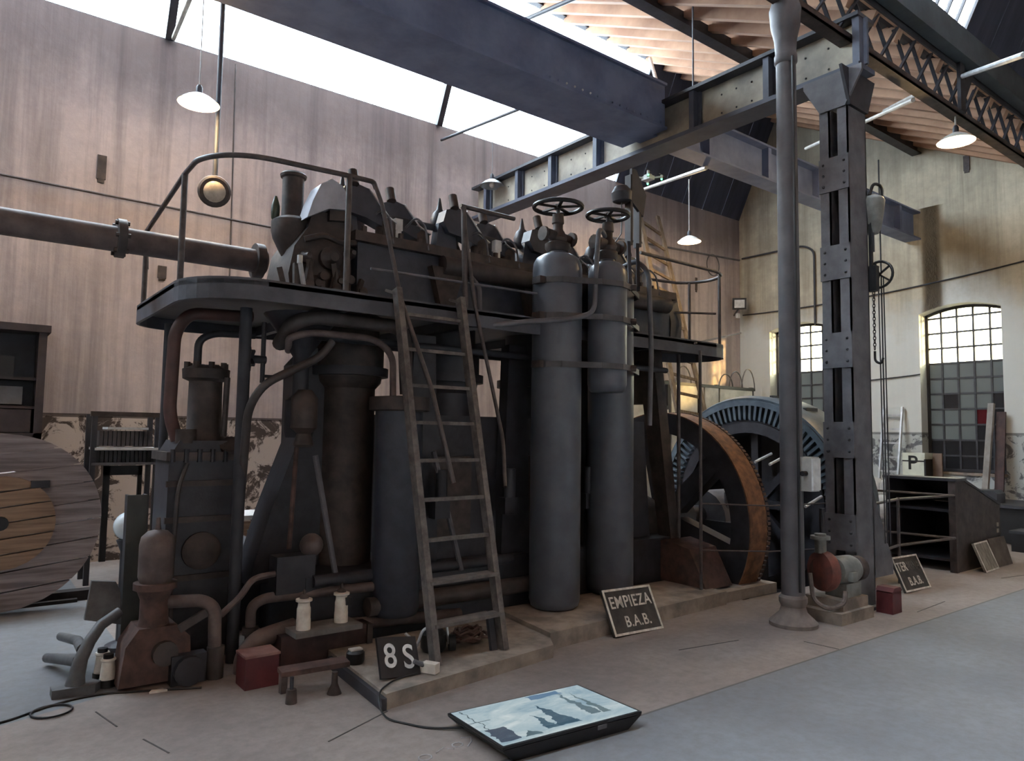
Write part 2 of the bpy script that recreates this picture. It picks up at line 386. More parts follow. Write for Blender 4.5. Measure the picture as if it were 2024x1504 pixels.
# ------------------------------------------------------------------ roof steelwork
t = thing('longitudinal_beam', 'long blue grey steel box beam running under the skylight to the end wall', 'beam', (6.9, 6.1, 5.42))
obj('front_web', MB().box(XL, 5.78, 5.42, 6.78, 5.82, 5.95), BEAMB, t)
obj('rear_web', MB().box(XL, 6.43, 5.42, 6.78, 6.47, 5.95), BEAMB, t)
obj('soffit_plate', MB().box(XL, 5.74, 5.39, 6.78, 6.50, 5.42), BEAMB, t)
obj('top_plate', MB().box(XL, 5.74, 5.95, 6.78, 6.50, 5.98), BEAMB, t)
for i in range(16): obj('rivet', MB().sphere((4.9+.12*i, 5.775, 5.47), .013, 8, 5), WHITEP if i in (2, 3, 4, 5) else BEAMB, t)
obj('i_beam_web', MB().box(6.78, 6.11, 5.42, XE+.02, 6.14, 5.92), BEAMB, t)
obj('bottom_flange', MB().box(6.78, 5.98, 5.40, XE+.02, 6.27, 5.43), BEAMB, t)
obj('top_flange', MB().box(6.78, 5.98, 5.91, XE+.02, 6.27, 5.94), BEAMB, t)
for x in (8.0, 9.4, 10.8, 12.2, 13.6): obj('stiffener', MB().box(x-.04, 6.0, 5.43, x+.04, 6.11, 5.91), BEAMB, t)
t = thing('cross_girder', 'riveted cross girder with cream web panels resting on the slotted column', 'girder', (6.9, 6.5, 5.22))
GX = 6.88
obj('web', MB().box(GX-.015, 3.32, 5.25, GX+.015, 9.95, 5.72), CREAM, t)
obj('bottom_flange', MB().box(GX-.16, 3.32, 5.20, GX+.16, 9.95, 5.25), STEELB, t)
obj('top_flange', MB().box(GX-.16, 3.32, 5.72, GX+.16, 9.95, 5.76), STEELD, t)
for i, y in enumerate((3.36, 4.35, 5.35, 7.0, 7.95, 8.75, 9.6)):
    st = obj('stiffener', MB().box(GX-.13, y-.035, 5.25, GX-.015, y+.035, 5.72).box(GX-.05, y-.07, 5.25, GX-.015, y+.07, 5.72), STEELB, t)
for y in (3.7, 3.95, 4.6, 4.8, 5.0, 7.3, 7.6, 8.2, 8.5, 9.1):
    for z in (5.36, 5.58): obj('rivet', MB().sphere((GX-.016, y, z), .012, 6, 4), STEELD, t)
t = thing('lattice_girder', 'slender lattice girder with crossed bars over the column line', 'girder', (9.5, 3.5, 5.57))
for nm, z in (('bottom_chord', 5.57), ('top_chord', 6.12)):
    obj(nm, MB().box(XL, 3.44, z-.035, XE, 3.46, z+.035).box(XL, 3.44, z-.035 if z < 6 else z+.02, XE, 3.58, z-.02 if z < 6 else z+.035), BROWN if z < 6 else STEELD, t)
n = 34; x0 = -.2
for i in range(n):
    a, b = x0+.428*i, x0+.428*(i+1)
    if b > XE: break
    obj('lattice_bar', MB().bar((a, 3.49, 5.6), (b, 3.49, 6.1), .02, .035, (0, 1, 0)), STEELD, t)
    obj('lattice_bar', MB().bar((a, 3.53, 6.1), (b, 3.53, 5.6), .02, .035, (0, 1, 0)), STEELD, t)
tag(obj('valley_gutter', MB().prism([(3.30, 6.16), (3.66, 6.16), (3.66, 6.42), (3.56, 6.52), (3.56, 6.62), (3.40, 6.62), (3.30, 6.5)], (XL, 0, 0), (0, 1, 0), (0, 0, 1), (XE-XL, 0, 0)),
    mat('grey green gutter', (.075, .090, .098), (.045, .055, .062), 3, .6)), 'grey green sheet gutter running along the top of the lattice girder', 'gutter')
tag(obj('purlin_beam', MB().box(XL, 6.0, 7.08, XE, 6.03, 7.28).box(XL, 5.93, 7.06, XE, 6.10, 7.09), STEELD), 'dark steel purlin crossing under the brown roof boards', 'beam')
def rod(name, p, q, r, mt, label, cat='tie rod', group=None): return tag(obj(name, MB().cyl(p, q, r, 8), mt), label, cat, group)
ROD = mat('pale tie rod', (.40, .37, .33), (.26, .24, .22), 5, .5)
rod('tie_rod', (6.12, 9.98, 6.44), (5.6, 6.45, 5.75), .022, STEELD, 'dark tie rod from the stained wall to the box beam below the glazing')
rod('tie_rod', (1.98, 9.98, 6.70), (1.55, 6.5, 5.85), .03, CREAM, 'pale tie rod from the wall top beside the first skylight rafter')
rod('tie_rod', (10.87, 9.97, 6.62), (8.15, 6.2, 5.365), .03, ROD, 'pale tie rod slanting below the steel beam beside the boarded roof')
rod('tie_rod', (10.6, 6.12, 6.25), (8.35, 3.52, 5.42), .026, ROD, 'pale tie rod between the round column and the slotted column')
rod('tie_rod', (11.0, 5.06, 6.62), (8.6, 3.5, 5.60), .026, ROD, 'pale tie rod reaching the lattice girder beyond the slotted column')
rod('tie_rod', (9.47, 3.45, 6.02), (8.18, 2.40, 5.42), .03, GALV, 'grey tie rod leaving the lattice girder under the right skylight')
rod('roof_strut', (9.85, 8.75, 8.60), (7.25, 6.2, 5.98), .03, ROD, 'pale roof strut rising from the beam crossing to the skylight ridge', 'strut')
rod('roof_strut', (6.1, 8.4, 7.6), (5.9, 5.1, 6.85), .03, STEELD, 'dark roof strut crossing the bright glazing under the boards', 'strut')
t = thing('girder_hanger', 'dark bracket post joining lattice girder and gutter below the right skylight', 'bracket', (9.45, 3.5, 5.6))
obj('post', MB().box(9.36, 3.40, 5.56, 9.50, 3.44, 6.2), STEELD, t)
obj('gusset', MB().prism([(0, 0), (.35, .5), (.2, .5), (0, .25)], (9.5, 3.41, 5.7), (1, 0, 0), (0, 0, 1), (0, .02, 0)), STEELD, t)

# ------------------------------------------------------------------ columns
t = thing('iron_column', 'round cast iron column with flared base carrying a white switch box', 'column', (5.80, 3.53, 0))
C0 = (5.80, 3.53, 0)
obj('base', MB().lathe([(.20, 0), (.20, .03), (.17, .06), (.115, .11), (.10, .16), (.118, .20), (.118, .235), (.098, .26)], C0, n=28), CONCD, t)
COLM = mat('dusty brown grey column paint', (.110, .105, .112), (.070, .066, .072), 4, .5)
obj('shaft', MB().lathe([(.098, .25), (.092, 2.5), (.086, 5.0)], C0, n=28), COLM, t)
obj('capital', MB().lathe([(.088, 4.98), (.10, 5.0), (.10, 5.06), (.09, 5.08), (.10, 5.22), (.128, 5.34), (.14, 5.5), (.12, 5.56)], C0, n=28), COLM, t)
obj('conduit', MB().tube([(5.73, 3.42, .3), (5.73, 3.42, 5.0)], .012, 8), BLACK, t)
t = thing('switch_box', 'small grey white switch box fixed to the round iron column', 'switch box', (5.80, 3.36, 1.15))
obj('case', MB().box(5.755, 3.31, 1.15, 5.865, 3.43, 1.44), mat('box grey', (.48, .47, .44), (.36, .35, .33), 6, .5), t)
obj('lid', MB().box(5.75, 3.30, 1.16, 5.87, 3.315, 1.43), WHITEP, t)
obj('knob', MB().cyl((5.755, 3.37, 1.30), (5.70, 3.37, 1.30), .022, 12), BLACK, t)
t = thing('slotted_column', 'built up steel column of two channels joined by riveted batten plates', 'column', (6.87, 3.58, 0))
for y0 in (3.43, 3.615): obj('channel', MB().box(6.70, y0, 0, 6.715, y0+.105, 4.86).box(6.70, y0, 0, 7.05, y0+.014, 4.86).box(7.035, y0, 0, 7.05, y0+.105, 4.86), STEEL, t)
obj('inner_web', MB().box(6.86, 3.44, 0, 6.88, 3.72, 4.86), BLACK, t)
for z in (.55, 1.42, 2.28, 3.14, 4.02):
    bp = obj('batten_plate', MB().box(6.685, 3.425, z, 6.70, 3.725, z+.34), STEEL, t)
    for yy in (3.47, 3.68):
        for k in range(3): obj('rivet', MB().sphere((6.685, yy, z+.06+.11*k), .014, 8, 4), STEELD, bp)
obj('head_plate', MB().prism([(-.13, 0), (.13, 0), (.30, .30), (.30, .36), (-.30, .36), (-.30, .30)], (6.68, 3.575, 4.84), (0, 1, 0), (0, 0, 1), (.03, 0, 0)), STEEL, t)
obj('head_side_plate', MB().prism([(0, 0), (.35, 0), (.50, .36), (-.15, .36)], (6.70, 3.40, 4.84), (1, 0, 0), (0, 0, 1), (0, .03, 0)), STEELD, t)
obj('base_gusset', MB().prism([(0, .95), (.08, .95), (.52, .12), (.52, 0), (0, 0)], (7.05, 3.50, .25), (1, 0, 0), (0, 0, 1), (0, .03, 0)), STEEL, t)
obj('base_plate', MB().box(6.6, 3.38, 0, 7.2, 3.8, .03), STEELD, t)
# ------------------------------------------------------------------ hoist on the slotted column
t = thing('chain_hoist', 'hand chain hoist with spoked wheel hanging beside the slotted column', 'hoist', (7.12, 3.40, 2.6))
obj('hanger', MB().box(7.06, 3.40, 3.1, 7.09, 3.43, 3.75).box(7.05, 3.36, 3.05, 7.12, 3.45, 3.3), BLACK, t)
obj('chain_wheel', MB().tube([(7.14+.0*k, 3.37+.13*math.cos(2*PI*k/24), 3.22+.13*math.sin(2*PI*k/24)) for k in range(24)], .014, 8, True), BLACK, t)
for k in range(5):
    a = 2*PI*k/5; obj('spoke', MB().bar((7.14, 3.37, 3.22), (7.14, 3.37+.13*math.cos(a), 3.22+.13*math.sin(a)), .018, .014, (1, 0, 0)), BLACK, t)
lk = MB().tube([(0, .012*math.cos(2*PI*k/10), .022*math.sin(2*PI*k/10)) for k in range(10)], .0045, 5, True).mesh('chain_link'); lk.materials.append(STEELD)
for i in range(20):
    o = bpy.data.objects.new('chain_link', lk); COL.objects.link(o); o.parent = t; o.matrix_parent_inverse = Matrix.Translation(-t.location)
    o.location = (7.10, 3.41, 3.10-.032*i); o.rotation_euler = (0, 0, (i % 2)*PI/2)
obj('hook', MB().tube(fillet([(7.10, 3.41, 2.46), (7.10, 3.41, 2.36), (7.10, 3.35, 2.33), (7.10, 3.33, 2.39)], .04), .012, 8), BLACK, t)
for dy in (0, .05): obj('hand_rope', MB().cyl((7.16, 3.34+dy, 3.2), (7.16, 3.33+dy, .6), .006, 6), STEELD, t)
obj('long_rope', MB().cyl((7.2, 3.38, 4.4), (7.2, 3.38, .6), .007, 6), STEELD, t)
t = thing('hoist_bell', 'grey bell shaped pulley guard mounted on the slotted column', 'pulley', (7.14, 3.42, 3.62))
obj('bell', MB().lathe([(.05, 0), (.075, .05), (.10, .2), (.115, .33), (.10, .36), (.03, .40)], (7.14, 3.42, 3.64), n=18), GREYP, t)
obj('hose', MB().tube(fillet([(7.08, 3.42, 4.02), (7.12, 3.40, 4.15), (7.22, 3.36, 4.13), (7.24, 3.38, 3.95)], .06), .016, 8), BLACK, t)
obj('link', MB().tube([(7.1, 3.41, 3.64), (7.1, 3.41, 3.45)], .02, 8), STEELD, t)

# ------------------------------------------------------------------ lamps
BULB = emit('warm bulb', (1, .72, .34), 60); 
SHLIT = mat('lit enamel shade', (.75, .74, .70), (.6, .58, .54), 6, .35)  # paler copy of the shade enamel, lamp glow put into its colour
def pendant(p, ztop, lit, label, r=.21, watts=60, cord=False):
    t = thing('pendant_lamp', label, 'lamp', p, 'enamel pendant lamps')
    x, y, z = p
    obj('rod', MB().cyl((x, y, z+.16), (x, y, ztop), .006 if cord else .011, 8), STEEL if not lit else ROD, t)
    obj('socket', MB().lathe([(.03, .09), (.034, .10), (.034, .17), (.02, .20)], p, n=14), STEELD, t)
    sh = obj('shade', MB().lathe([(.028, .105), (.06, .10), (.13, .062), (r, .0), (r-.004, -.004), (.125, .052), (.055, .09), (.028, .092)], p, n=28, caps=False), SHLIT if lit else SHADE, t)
    obj('bulb', MB().sphere((x, y, z+.02), .045, 14, 8, 1.2), BULB if lit else WHITE, t)
    if lit:
        l = bpy.data.lights.new('lamp_light', 'POINT'); l.energy = watts; l.color = (1, .70, .36); l.shadow_soft_size = .05
        lo = bpy.data.objects.new('lamp_light', l); COL.objects.link(lo); lo.parent = t; lo.location = (0, 0, -.07)
    return t
pendant((1.84, 7.88, 5.02), 8.2, True, 'lit pendant lamp before the stained wall above the brown duct', cord=True, watts=22)
pendant((10.29, 8.21, 5.10), 6.25, True, 'lit pendant lamp hung from a pale rod near the wooden ladder', watts=30)
pendant((9.44, 3.50, 5.22), 5.54, True, 'lit pendant lamp under the lattice girder by the end wall', watts=45)
pendant((7.13, 5.62, 5.74), 7.1, False, 'unlit pendant lamp in front of the beam crossing', .205)
pendant((6.70, 9.33, 5.62), 8.8, False, 'unlit pendant lamp by the far end of the cross girder', .2, cord=True)
pendant((8.15, 3.05, 6.45), 7.6, False, 'unlit pendant lamp against the right skylight', .2)
t = thing('hanging_lantern', 'round dark lantern on a long rod above the platform railing', 'lantern', (2.12, 8.2, 4.05))
obj('rod', MB().cyl((2.12, 8.2, 4.38), (2.12, 8.2, 8.4), .028, 10), STEELD, t)
ln = V(-.18, -.80, -.30).normalized(); lc = V(2.12, 8.2, 4.22)
obj('housing', MB().lathe([(.05, .17), (.14, .12), (.175, .02), (.17, -.06), (.15, -.08)], lc, -ln, 24), BROWN, t)
obj('lens', MB().lathe([(.118, .075), (.10, .10), (.05, .118), (.0, .122)], lc, ln, 20), mat('old cream lens', (.62, .52, .40), (.42, .34, .26), 12, .3), t)

# ------------------------------------------------------------------ concrete plinths
tag(obj('ladder_pad', MB().prism([(2.06, 3.83), (3.50, 4.02), (3.62, 4.20), (3.72, 4.9), (2.14, 4.9)], (0, 0, 0), (1, 0, 0), (0, 1, 0), (0, 0, .09)), CONC), 'low chipped concrete pad under the foot of the iron ladder', 'plinth')
tag(obj('bottle_plinth', MB().prism([(3.60, 4.17), (5.95, 4.32), (5.95, 5.0), (3.72, 5.0)], (0, 0, 0), (1, 0, 0), (0, 1, 0), (0, 0, .125)), CONC), 'pale concrete plinth under the tall gas bottles', 'plinth')
tag(obj('flywheel_plinth', MB().box(5.96, 4.36, 0, 6.86, 4.62, .10), CONC), 'low concrete step in front of the rusty flywheel', 'plinth')

# ------------------------------------------------------------------ service platform
t = thing('service_platform', 'dark rounded iron platform with handrails around the top of the engine', 'platform', (3.8, 5.6, 0))
def arc(cx, cy, r, a0, a1, n=8): return [(cx+r*math.cos(math.radians(a0+(a1-a0)*i/n)), cy+r*math.sin(math.radians(a0+(a1-a0)*i/n))) for i in range(n+1)]
left = arc(1.60, 5.23, .48, 180, 270) 
right = arc(6.40, 5.15, .40, 270, 450)
back = [(6.05, 5.55), (6.05, 6.80)]
leftb = arc(1.45, 6.47, .33, 90, 180)
outline = left+right+back+leftb
obj('deck', MB().prism(outline, (0, 0, 2.555), (1, 0, 0), (0, 1, 0), (0, 0, .03)), STEELD, t)
edge = MB(); nO = len(outline)
for i in range(nO):
    a, b = outline[i], outline[(i+1) % nO]
    edge.prism([(0, 0), (1, 0), (1, 1), (0, 1)], (a[0], a[1], 2.455), (b[0]-a[0], b[1]-a[1], 0), (0, 0, .145), V(b[1]-a[1], a[0]-b[0], 0).normalized()*-.025)
obj('rim', edge, mat('platform rim iron', (.088, .092, .110), (.050, .052, .064), 5, .5), t)
for x in (2.2, 3.3, 4.4, 5.5): obj('joist', MB().box(x-.03, 4.78, 2.47, x+.03, 6.75, 2.555), STEELD, t)
# handrail along the edge, front left bay (ends at the ladder gate)
rz = 3.45
path = [(1.24, 6.85, 2.98), (1.22, 6.85, 3.30), (1.22, 5.52, rz)]+[(x, y, rz) for x, y in arc(1.66, 5.28, .45, 190, 265, 6)]+[(2.16, 4.79, rz), (2.36, 4.79, rz), (2.38, 4.79, 3.40)]
obj('handrail', MB().tube(fillet(path, .05), .019, 10), RAIL, t)
for x, y, z1 in ((1.22, 5.52, rz), (1.23, 6.85, 3.32), (2.165, 4.79, rz)): obj('rail_post', MB().cyl((x, y, 2.58), (x, y, z1), .022, 10), RAIL, t)
obj('ladder_handrail', MB().tube(fillet([(2.36, 4.79, 3.45), (2.42, 4.77, 3.30), (2.57, 4.72, 2.6), (2.70, 4.45, 1.9), (2.80, 4.30, 1.25)], .06), .016, 10), RAIL, t)
obj('ladder_handrail', MB().tube(fillet([(3.15, 4.79, 3.42), (3.26, 4.75, 2.64), (3.44, 4.58, 1.55), (3.33, 4.40, 1.20)], .08), .015, 10), RAIL, t)
obj('rail_post', MB().cyl((3.20, 4.79, 2.58), (3.16, 4.79, 3.44), .022, 10), RAIL, t)
obj('handrail', MB().tube([(3.13, 4.79, 3.43), (3.68, 4.79, 3.43)], .019, 10), RAIL, t)
obj('mid_rail', MB().tube([(2.36, 4.80, 2.80), (4.0, 4.80, 2.82)], .010, 8), STEEL, t)
# right end: curved rail
rr = [(5.25, 4.79, 3.40)]+[(x, y, rz-.05) for x, y in arc(6.45, 5.17, .36, 270, 420, 8)]+[(5.95, 5.60, rz-.05)]
obj('handrail', MB().tube(rr, .017, 10), RAIL, t)
obj('mid_rail', MB().tube([(5.85, 5.50, 2.98), (6.70, 4.98, 2.98)], .013, 8), RAIL, t)
for x, y in ((6.66, 4.90), (6.74, 5.38)): obj('rail_post', MB().cyl((x, y, 2.58), (x, y, rz-.05), .018, 10), RAIL, t)
for x, y in ((1.605, 5.22), (1.36, 6.45)): obj('deck_post', MB().cyl((x, y, 0), (x, y, 2.47), .043 if y < 6 else .036, 12), STEELD, t)
obj('deck_post', MB().cyl((6.08, 5.0, .1), (6.08, 5.0, 2.47), .02, 10), RAIL, t)
obj('brace', MB().bar((6.05, 5.5, 2.47), (5.45, 5.45, 1.75), .03, .03), STEELD, t)

# ------------------------------------------------------------------ iron ladder up to the platform
t = thing('platform_ladder', 'worn grey iron ladder leaning on the platform edge', 'ladder', (2.85, 4.15, .09))
def lad(s, u):                                                 # side 0/1, height fraction
    a = V(2.56, 4.10, .09) if s == 0 else V(3.14, 4.14, .09); b = V(2.54, 4.72, 2.66) if s == 0 else V(3.10, 4.72, 2.66); return a.lerp(b, u)
for s in (0, 1):
    obj('stile', MB().bar(lad(s, 0), lad(s, 1), .045, .075, (0, 1, 0)), LADDER, t)
    obj('hook_end', MB().bar(lad(s, .985), lad(s, .985)+V(-.05, .08, .03), .04, .02), LADDER, t)
for k in range(9):
    u = .095+.104*k
    if k < 2: obj('tread', MB().bar(lad(0, u), lad(1, u), .12, .022), LADDER, t)
    else: obj('rung', MB().bar(lad(0, u), lad(1, u), .045 if k < 5 else .022, .024), LADDER, t)
obj('foot_bracket', MB().bar(lad(1, .10)+V(-.05, .05, 0), lad(1, 0)+V(-.07, .02, 0), .05, .03, (0, 1, 0)), STEELD, t)

# ------------------------------------------------------------------ gas bottles
def wheel(mb, c, r, tr, n=5, sp=.014):
    mb.tube([(c[0]+r*math.cos(2*PI*k/28), c[1]+r*math.sin(2*PI*k/28), c[2]) for k in range(28)], tr, 8, True)
    for k in range(n):
        a = 2*PI*k/n+.4; mb.bar(c, (c[0]+r*math.cos(a), c[1]+r*math.sin(a), c[2]), .03, sp)
    mb.lathe([(.035, -.02), (.035, .02)], c, n=10); return mb
def bottle(x, y, r, z0, z1, label, head):
    t = thing('gas_bottle', label, 'gas bottle', (x, y, z0), 'starting air bottles on the plinth')
    dome = [(r, z1-.14), (r*.97, z1-.09), (r*.86, z1-.045), (r*.62, z1-.012), (r*.38, z1), (r*.36, z1+.03)]
    obj('body', MB().lathe([(r*.80, z0), (r*.93, z0+.02), (r, z0+.07)]+dome, (x, y, 0), n=36), BOTTLE, t)
    if head:
        obj('collar', MB().lathe([(r*.42, z1+.02), (r*.52, z1+.05), (r*.52, z1+.09), (r*.35, z1+.11)], (x, y, 0), n=20), BROWN, t)
        vb = MB().lathe([(.07, z1+.10), (.085, z1+.14), (.06, z1+.20), (.045, z1+.22), (.045, z1+.27), (.055, z1+.28), (.05, z1+.36)], (x, y, 0), n=14)
        vb.cyl((x-.16, y-.03, z1+.16), (x+.16, y+.03, z1+.16), .045, 12)
        v = obj('valve_body', vb, BROWN, t)
        for s in (-1, 1): obj('valve_flange', MB().cyl((x+s*.15, y, z1+.16), (x+s*.18, y, z1+.16), .065, 12), BROWN, v)
        obj('spindle', MB().cyl((x, y, z1+.35), (x, y, z1+.43), .018, 10), STEELD, t)
        obj('handwheel', wheel(MB(), (x, y, z1+.43), .215 if r > .2 else .185, .02), BLACK, t)
    return t
bottle(4.165, 4.78, .22, .125, 3.20, 'tall slate gas bottle standing nearest the iron ladder', True)
bottle(4.99, 4.93, .22, .125, 3.20, 'tall slate gas bottle standing behind the short hanging one', False)
bottle(4.59, 4.58, .175, 1.98, 3.16, 'short slate gas bottle strapped above the floor between two tall ones', True)
t = thing('bottle_strapping', 'flat iron straps clamping the three gas bottles together', 'straps', (4.6, 4.6, 2.2))
STRAP = mat('strap iron', (.085, .082, .088), (.050, .047, .050), 8, .5)
for z in (2.20, 2.62, 2.93):
    pts = [(3.93, 4.84), (3.96, 4.68), (4.05, 4.58), (4.165, 4.545), (4.38, 4.43), (4.59, 4.39), (4.74, 4.44), (5.13, 4.70), (5.225, 4.90), (5.22, 5.0)]
    s = MB()
    for a, b in zip(pts, pts[1:]): s.bar((*a, z), (*b, z), .012, .05)
    sp = obj('strap', s, STRAP, t)
    obj('clamp_bolt', MB().cyl((4.79, 4.42, z), (4.74, 4.46, z), .03, 8), BROWN, sp); obj('clamp_bolt', MB().box(3.90, 4.70, z-.03, 3.96, 4.80, z+.03), BROWN, sp)
tag(obj('bottle_pipe', MB().tube(fillet([(4.60, 4.62, 3.35), (4.52, 4.55, 3.40), (4.40, 4.50, 3.42), (4.36, 4.48, 3.2), (4.33, 4.48, 2.66), (4.10, 4.48, 2.58), (3.70, 4.66, 2.53), (3.2, 4.88, 2.44)], .09), .022, 10), STEEL), 'bent grey pipe curling down the front of the first gas bottle', 'pipe')
tag(obj('bottle_pipe', MB().tube(fillet([(5.02, 4.80, 3.22), (5.06, 4.66, 3.27), (5.16, 4.60, 3.16), (5.22, 4.62, 2.4), (5.24, 4.66, 1.7)], .09), .024, 10), STEEL), 'grey pipe arching over the strapped bottles on the flywheel side', 'pipe')
t = thing('davit_frame', 'pair of dark flat bars rising from the bottle straps to a winch head', 'davit', (4.93, 4.62, 3.05))
for dx in (0, .12):
    obj('flat_bar', MB().bar((4.82+dx*.9, 4.52, 2.95), (4.97+dx, 4.68, 3.42), .03, .07).bar((4.97+dx, 4.68, 3.40), (4.97+dx, 4.68, 4.08-dx*.8), .03, .075, (0, 1, 0)), STEELD, t)
obj('winch_head', MB().lathe([(.05, 0), (.09, .02), (.10, .10), (.06, .16)], (4.90, 4.70, 3.80), (-.1, 0, 1), 14), STEELD, t)
obj('head_plate', MB().prism([(0, 0), (.16, -.12), (.20, .1), (.06, .32), (0, .32)], (4.97, 4.64, 3.82), (1, 0, 0), (0, 0, 1), (0, .03, 0)), STEELD, t)
obj('cable', MB().tube([(4.88, 4.69, 3.80), (4.88, 4.69, 3.5), (4.80, 4.72, 3.38), (4.6, 4.74, 3.34)], .006, 6), BLACK, t)

# ------------------------------------------------------------------ the diesel engine
E_ = thing('diesel_engine', 'tall black four cylinder stationary diesel engine below the platform', 'engine', (4.0, 5.6, 0))
obj('bedplate', MB().box(2.05, 5.05, 0, 6.1, 6.15, .55), IRON, E_)
obj('crankcase', MB().prism([(-.42, 0), (.42, 0), (.34, 1.2), (-.34, 1.2)], (2.95, 5.62, .55), (0, 1, 0), (0, 0, 1), (2.9, 0, 0)), IRON, E_)
for i, x in enumerate((2.55, 3.52, 4.49, 5.46)):
    c = obj('cylinder', MB().lathe([(.235, .3), (.225, .32), (.225, 1.95), (.27, 2.0), (.29, 2.12), (.29, 2.3), (.25, 2.34), (.25, 2.62)], (x, 5.55, 0), n=28), BROWN if i == 0 else IRON, E_)
    obj('flange', MB().ring((x, 5.55, 2.05), (0, 0, 1), .33, .22, .07, 24), IRON, c)
for i, x in enumerate((3.03, 4.0, 4.98)): obj('frame_column', MB().prism([(-.16, 0), (.16, 0), (.10, 1.9), (-.10, 1.9)], (x, 5.12, .5), (1, 0, 0), (0, 0, 1), (0, .12, 0)), IRON, E_)
for x in (3.3, 4.25, 5.2): obj('crankcase_door', MB().cbox((x, 5.20, 1.05), (.5, .05, .7)), BROWN, E_)
for i, x in enumerate((3.15, 3.85, 4.8)):
    obj('fuel_pump', MB().cyl((x, 5.02, 1.05), (x, 5.02, 1.3), .05, 10).cbox((x, 5.04, .98), (.14, .1, .14)), STEELD, E_)
obj('camshaft', MB().cyl((2.0, 5.10, 2.30), (6.0, 5.10, 2.30), .03, 10), STEELD, E_)
obj('governor_shaft', MB().cyl((2.1, 5.05, .52), (3.9, 5.05, .52), .045, 10), STEELD, E_)
obj('lower_manifold', MB().cyl((2.5, 4.98, .30), (4.6, 4.98, .30), .07, 14), PIPEB, E_)
# head above the deck
obj('cylinder_head', MB().box(2.45, 5.22, 2.58, 6.20, 5.95, 3.10), IRONB, E_)
obj('head_flange', MB().box(2.40, 5.16, 3.10, 6.24, 6.0, 3.18), BROWN, E_)
obj('side_manifold', MB().cyl((3.2, 5.17, 3.02), (6.1, 5.17, 3.02), .085, 16), PIPEB, E_)
for x in (3.25, 4.22, 5.2): obj('manifold_bracket', MB().prism([(-.16, 0), (.16, 0), (.07, -.32), (-.07, -.32)], (x, 5.14, 3.0), (1, 0, 0), (0, 0, 1), (0, .09, 0)), BROWN, E_)
obj('drain_pipe', MB().tube(fillet([(3.45, 5.10, 2.95), (3.52, 5.06, 2.86), (3.53, 5.06, 2.6)], .05), .02, 8), STEEL, E_)
obj('head_end_cover', MB().prism([(-.36, 0), (.30, 0), (.36, .30), (.30, .62), (-.30, .66), (-.38, .3)], (6.20, 5.58, 2.55), (0, 1, 0), (0, 0, 1), (.18, 0, 0)), IRON, E_)
# valve gear: finial oiler, rocker housings, spring cups
def valve_gear(x):
    obj('oiler', MB().lathe([(.06, 3.18), (.07, 3.20), (.065, 3.42), (.05, 3.44), (.075, 3.48), (.085, 3.55), (.06, 3.62), (.03, 3.65), (.02, 3.70), (.008, 3.76)], (x, 5.60, 0), n=14), IRON, E_)
    obj('rocker_bracket', MB().prism([(-.13, 0), (.10, 0), (.07, .22), (-.10, .26)], (x-.05, 5.36, 3.18), (1, 0, 0), (0, 0, 1), (0, .10, 0)), IRONB, E_)
    for dx, y, s in ((.02, 5.30, 1.0), (.42, 5.42, .94)):
        a = obj('rocker_arm', MB().prism([(-.16, .27), (-.13, .38), (-.02, .42), (.08, .40), (.26, .20), (.24, .10), (.06, .16), (-.10, .18)], (x+dx, y, 3.18), (s, 0, 0), (0, 0, s), (0, .13, 0)), IRONB, E_)
        obj('edge_strip', MB().bar((x+dx+.08*s, y-.004, 3.18+.405*s), (x+dx+.26*s, y-.004, 3.18+.205*s), .012, .014), GALV, a)
        obj('pin', MB().cyl((x+dx-.06, y-.02, 3.18+.40*s), (x+dx-.06, y+.02, 3.18+.52*s), .04, 12), BROWN, a)
        cu = obj('spring_cup', MB().lathe([(.075, 3.17), (.085, 3.2), (.085, 3.33), (.06, 3.37)], (x+dx+.27, y+.06, 0), n=16), BROWN, E_)
        obj('slot_plate', MB().bar((x+dx+.20, y+.0, 3.40), (x+dx+.34, y+.02, 3.345), .05, .012), GALV, cu)
for x in (2.47, 3.43, 4.40, 5.37): valve_gear(x)
obj('rocker_shaft', MB().cyl((2.35, 5.44, 3.42), (6.1, 5.44, 3.42), .03, 10), STEELD, E_)
for i, x in enumerate((2.62, 2.95, 3.58, 3.92, 4.55, 4.9, 5.52, 5.85)):
    obj('fuel_line', MB().tube(fillet([(x, 5.36, 3.34), (x+.04, 5.26, 3.42), (x+.10, 5.20, 3.34), (x+.11, 5.16, 3.12)], .05), .010, 6), STEEL, E_)
    obj('head_stud', MB().cyl((x-.12, 5.22, 3.18), (x-.12, 5.22, 3.235), .024, 8), BROWN, E_); obj('head_stud', MB().cyl((x+.06, 5.22, 3.18), (x+.06, 5.22, 3.225), .024, 8), BROWN, E_)
    obj('valve_cap', MB().lathe([(.07, 3.18), (.075, 3.30), (.05, 3.36), (.05, 3.44), (.03, 3.46)], (x+.02, 5.62, 0), n=12), BROWN, E_)
for x in (2.86, 3.9, 4.85, 5.95): obj('injector', MB().cyl((x, 5.34, 3.18), (x, 5.34, 3.30), .035, 10).cbox((x, 5.34, 3.34), (.07, .06, .10)), WHITEP, E_)
obj('exhaust_stub', MB().lathe([(.075, 3.18), (.075, 3.58), (.09, 3.59), (.09, 3.62)], (3.06, 5.72, 0), n=16), BROWN, E_)
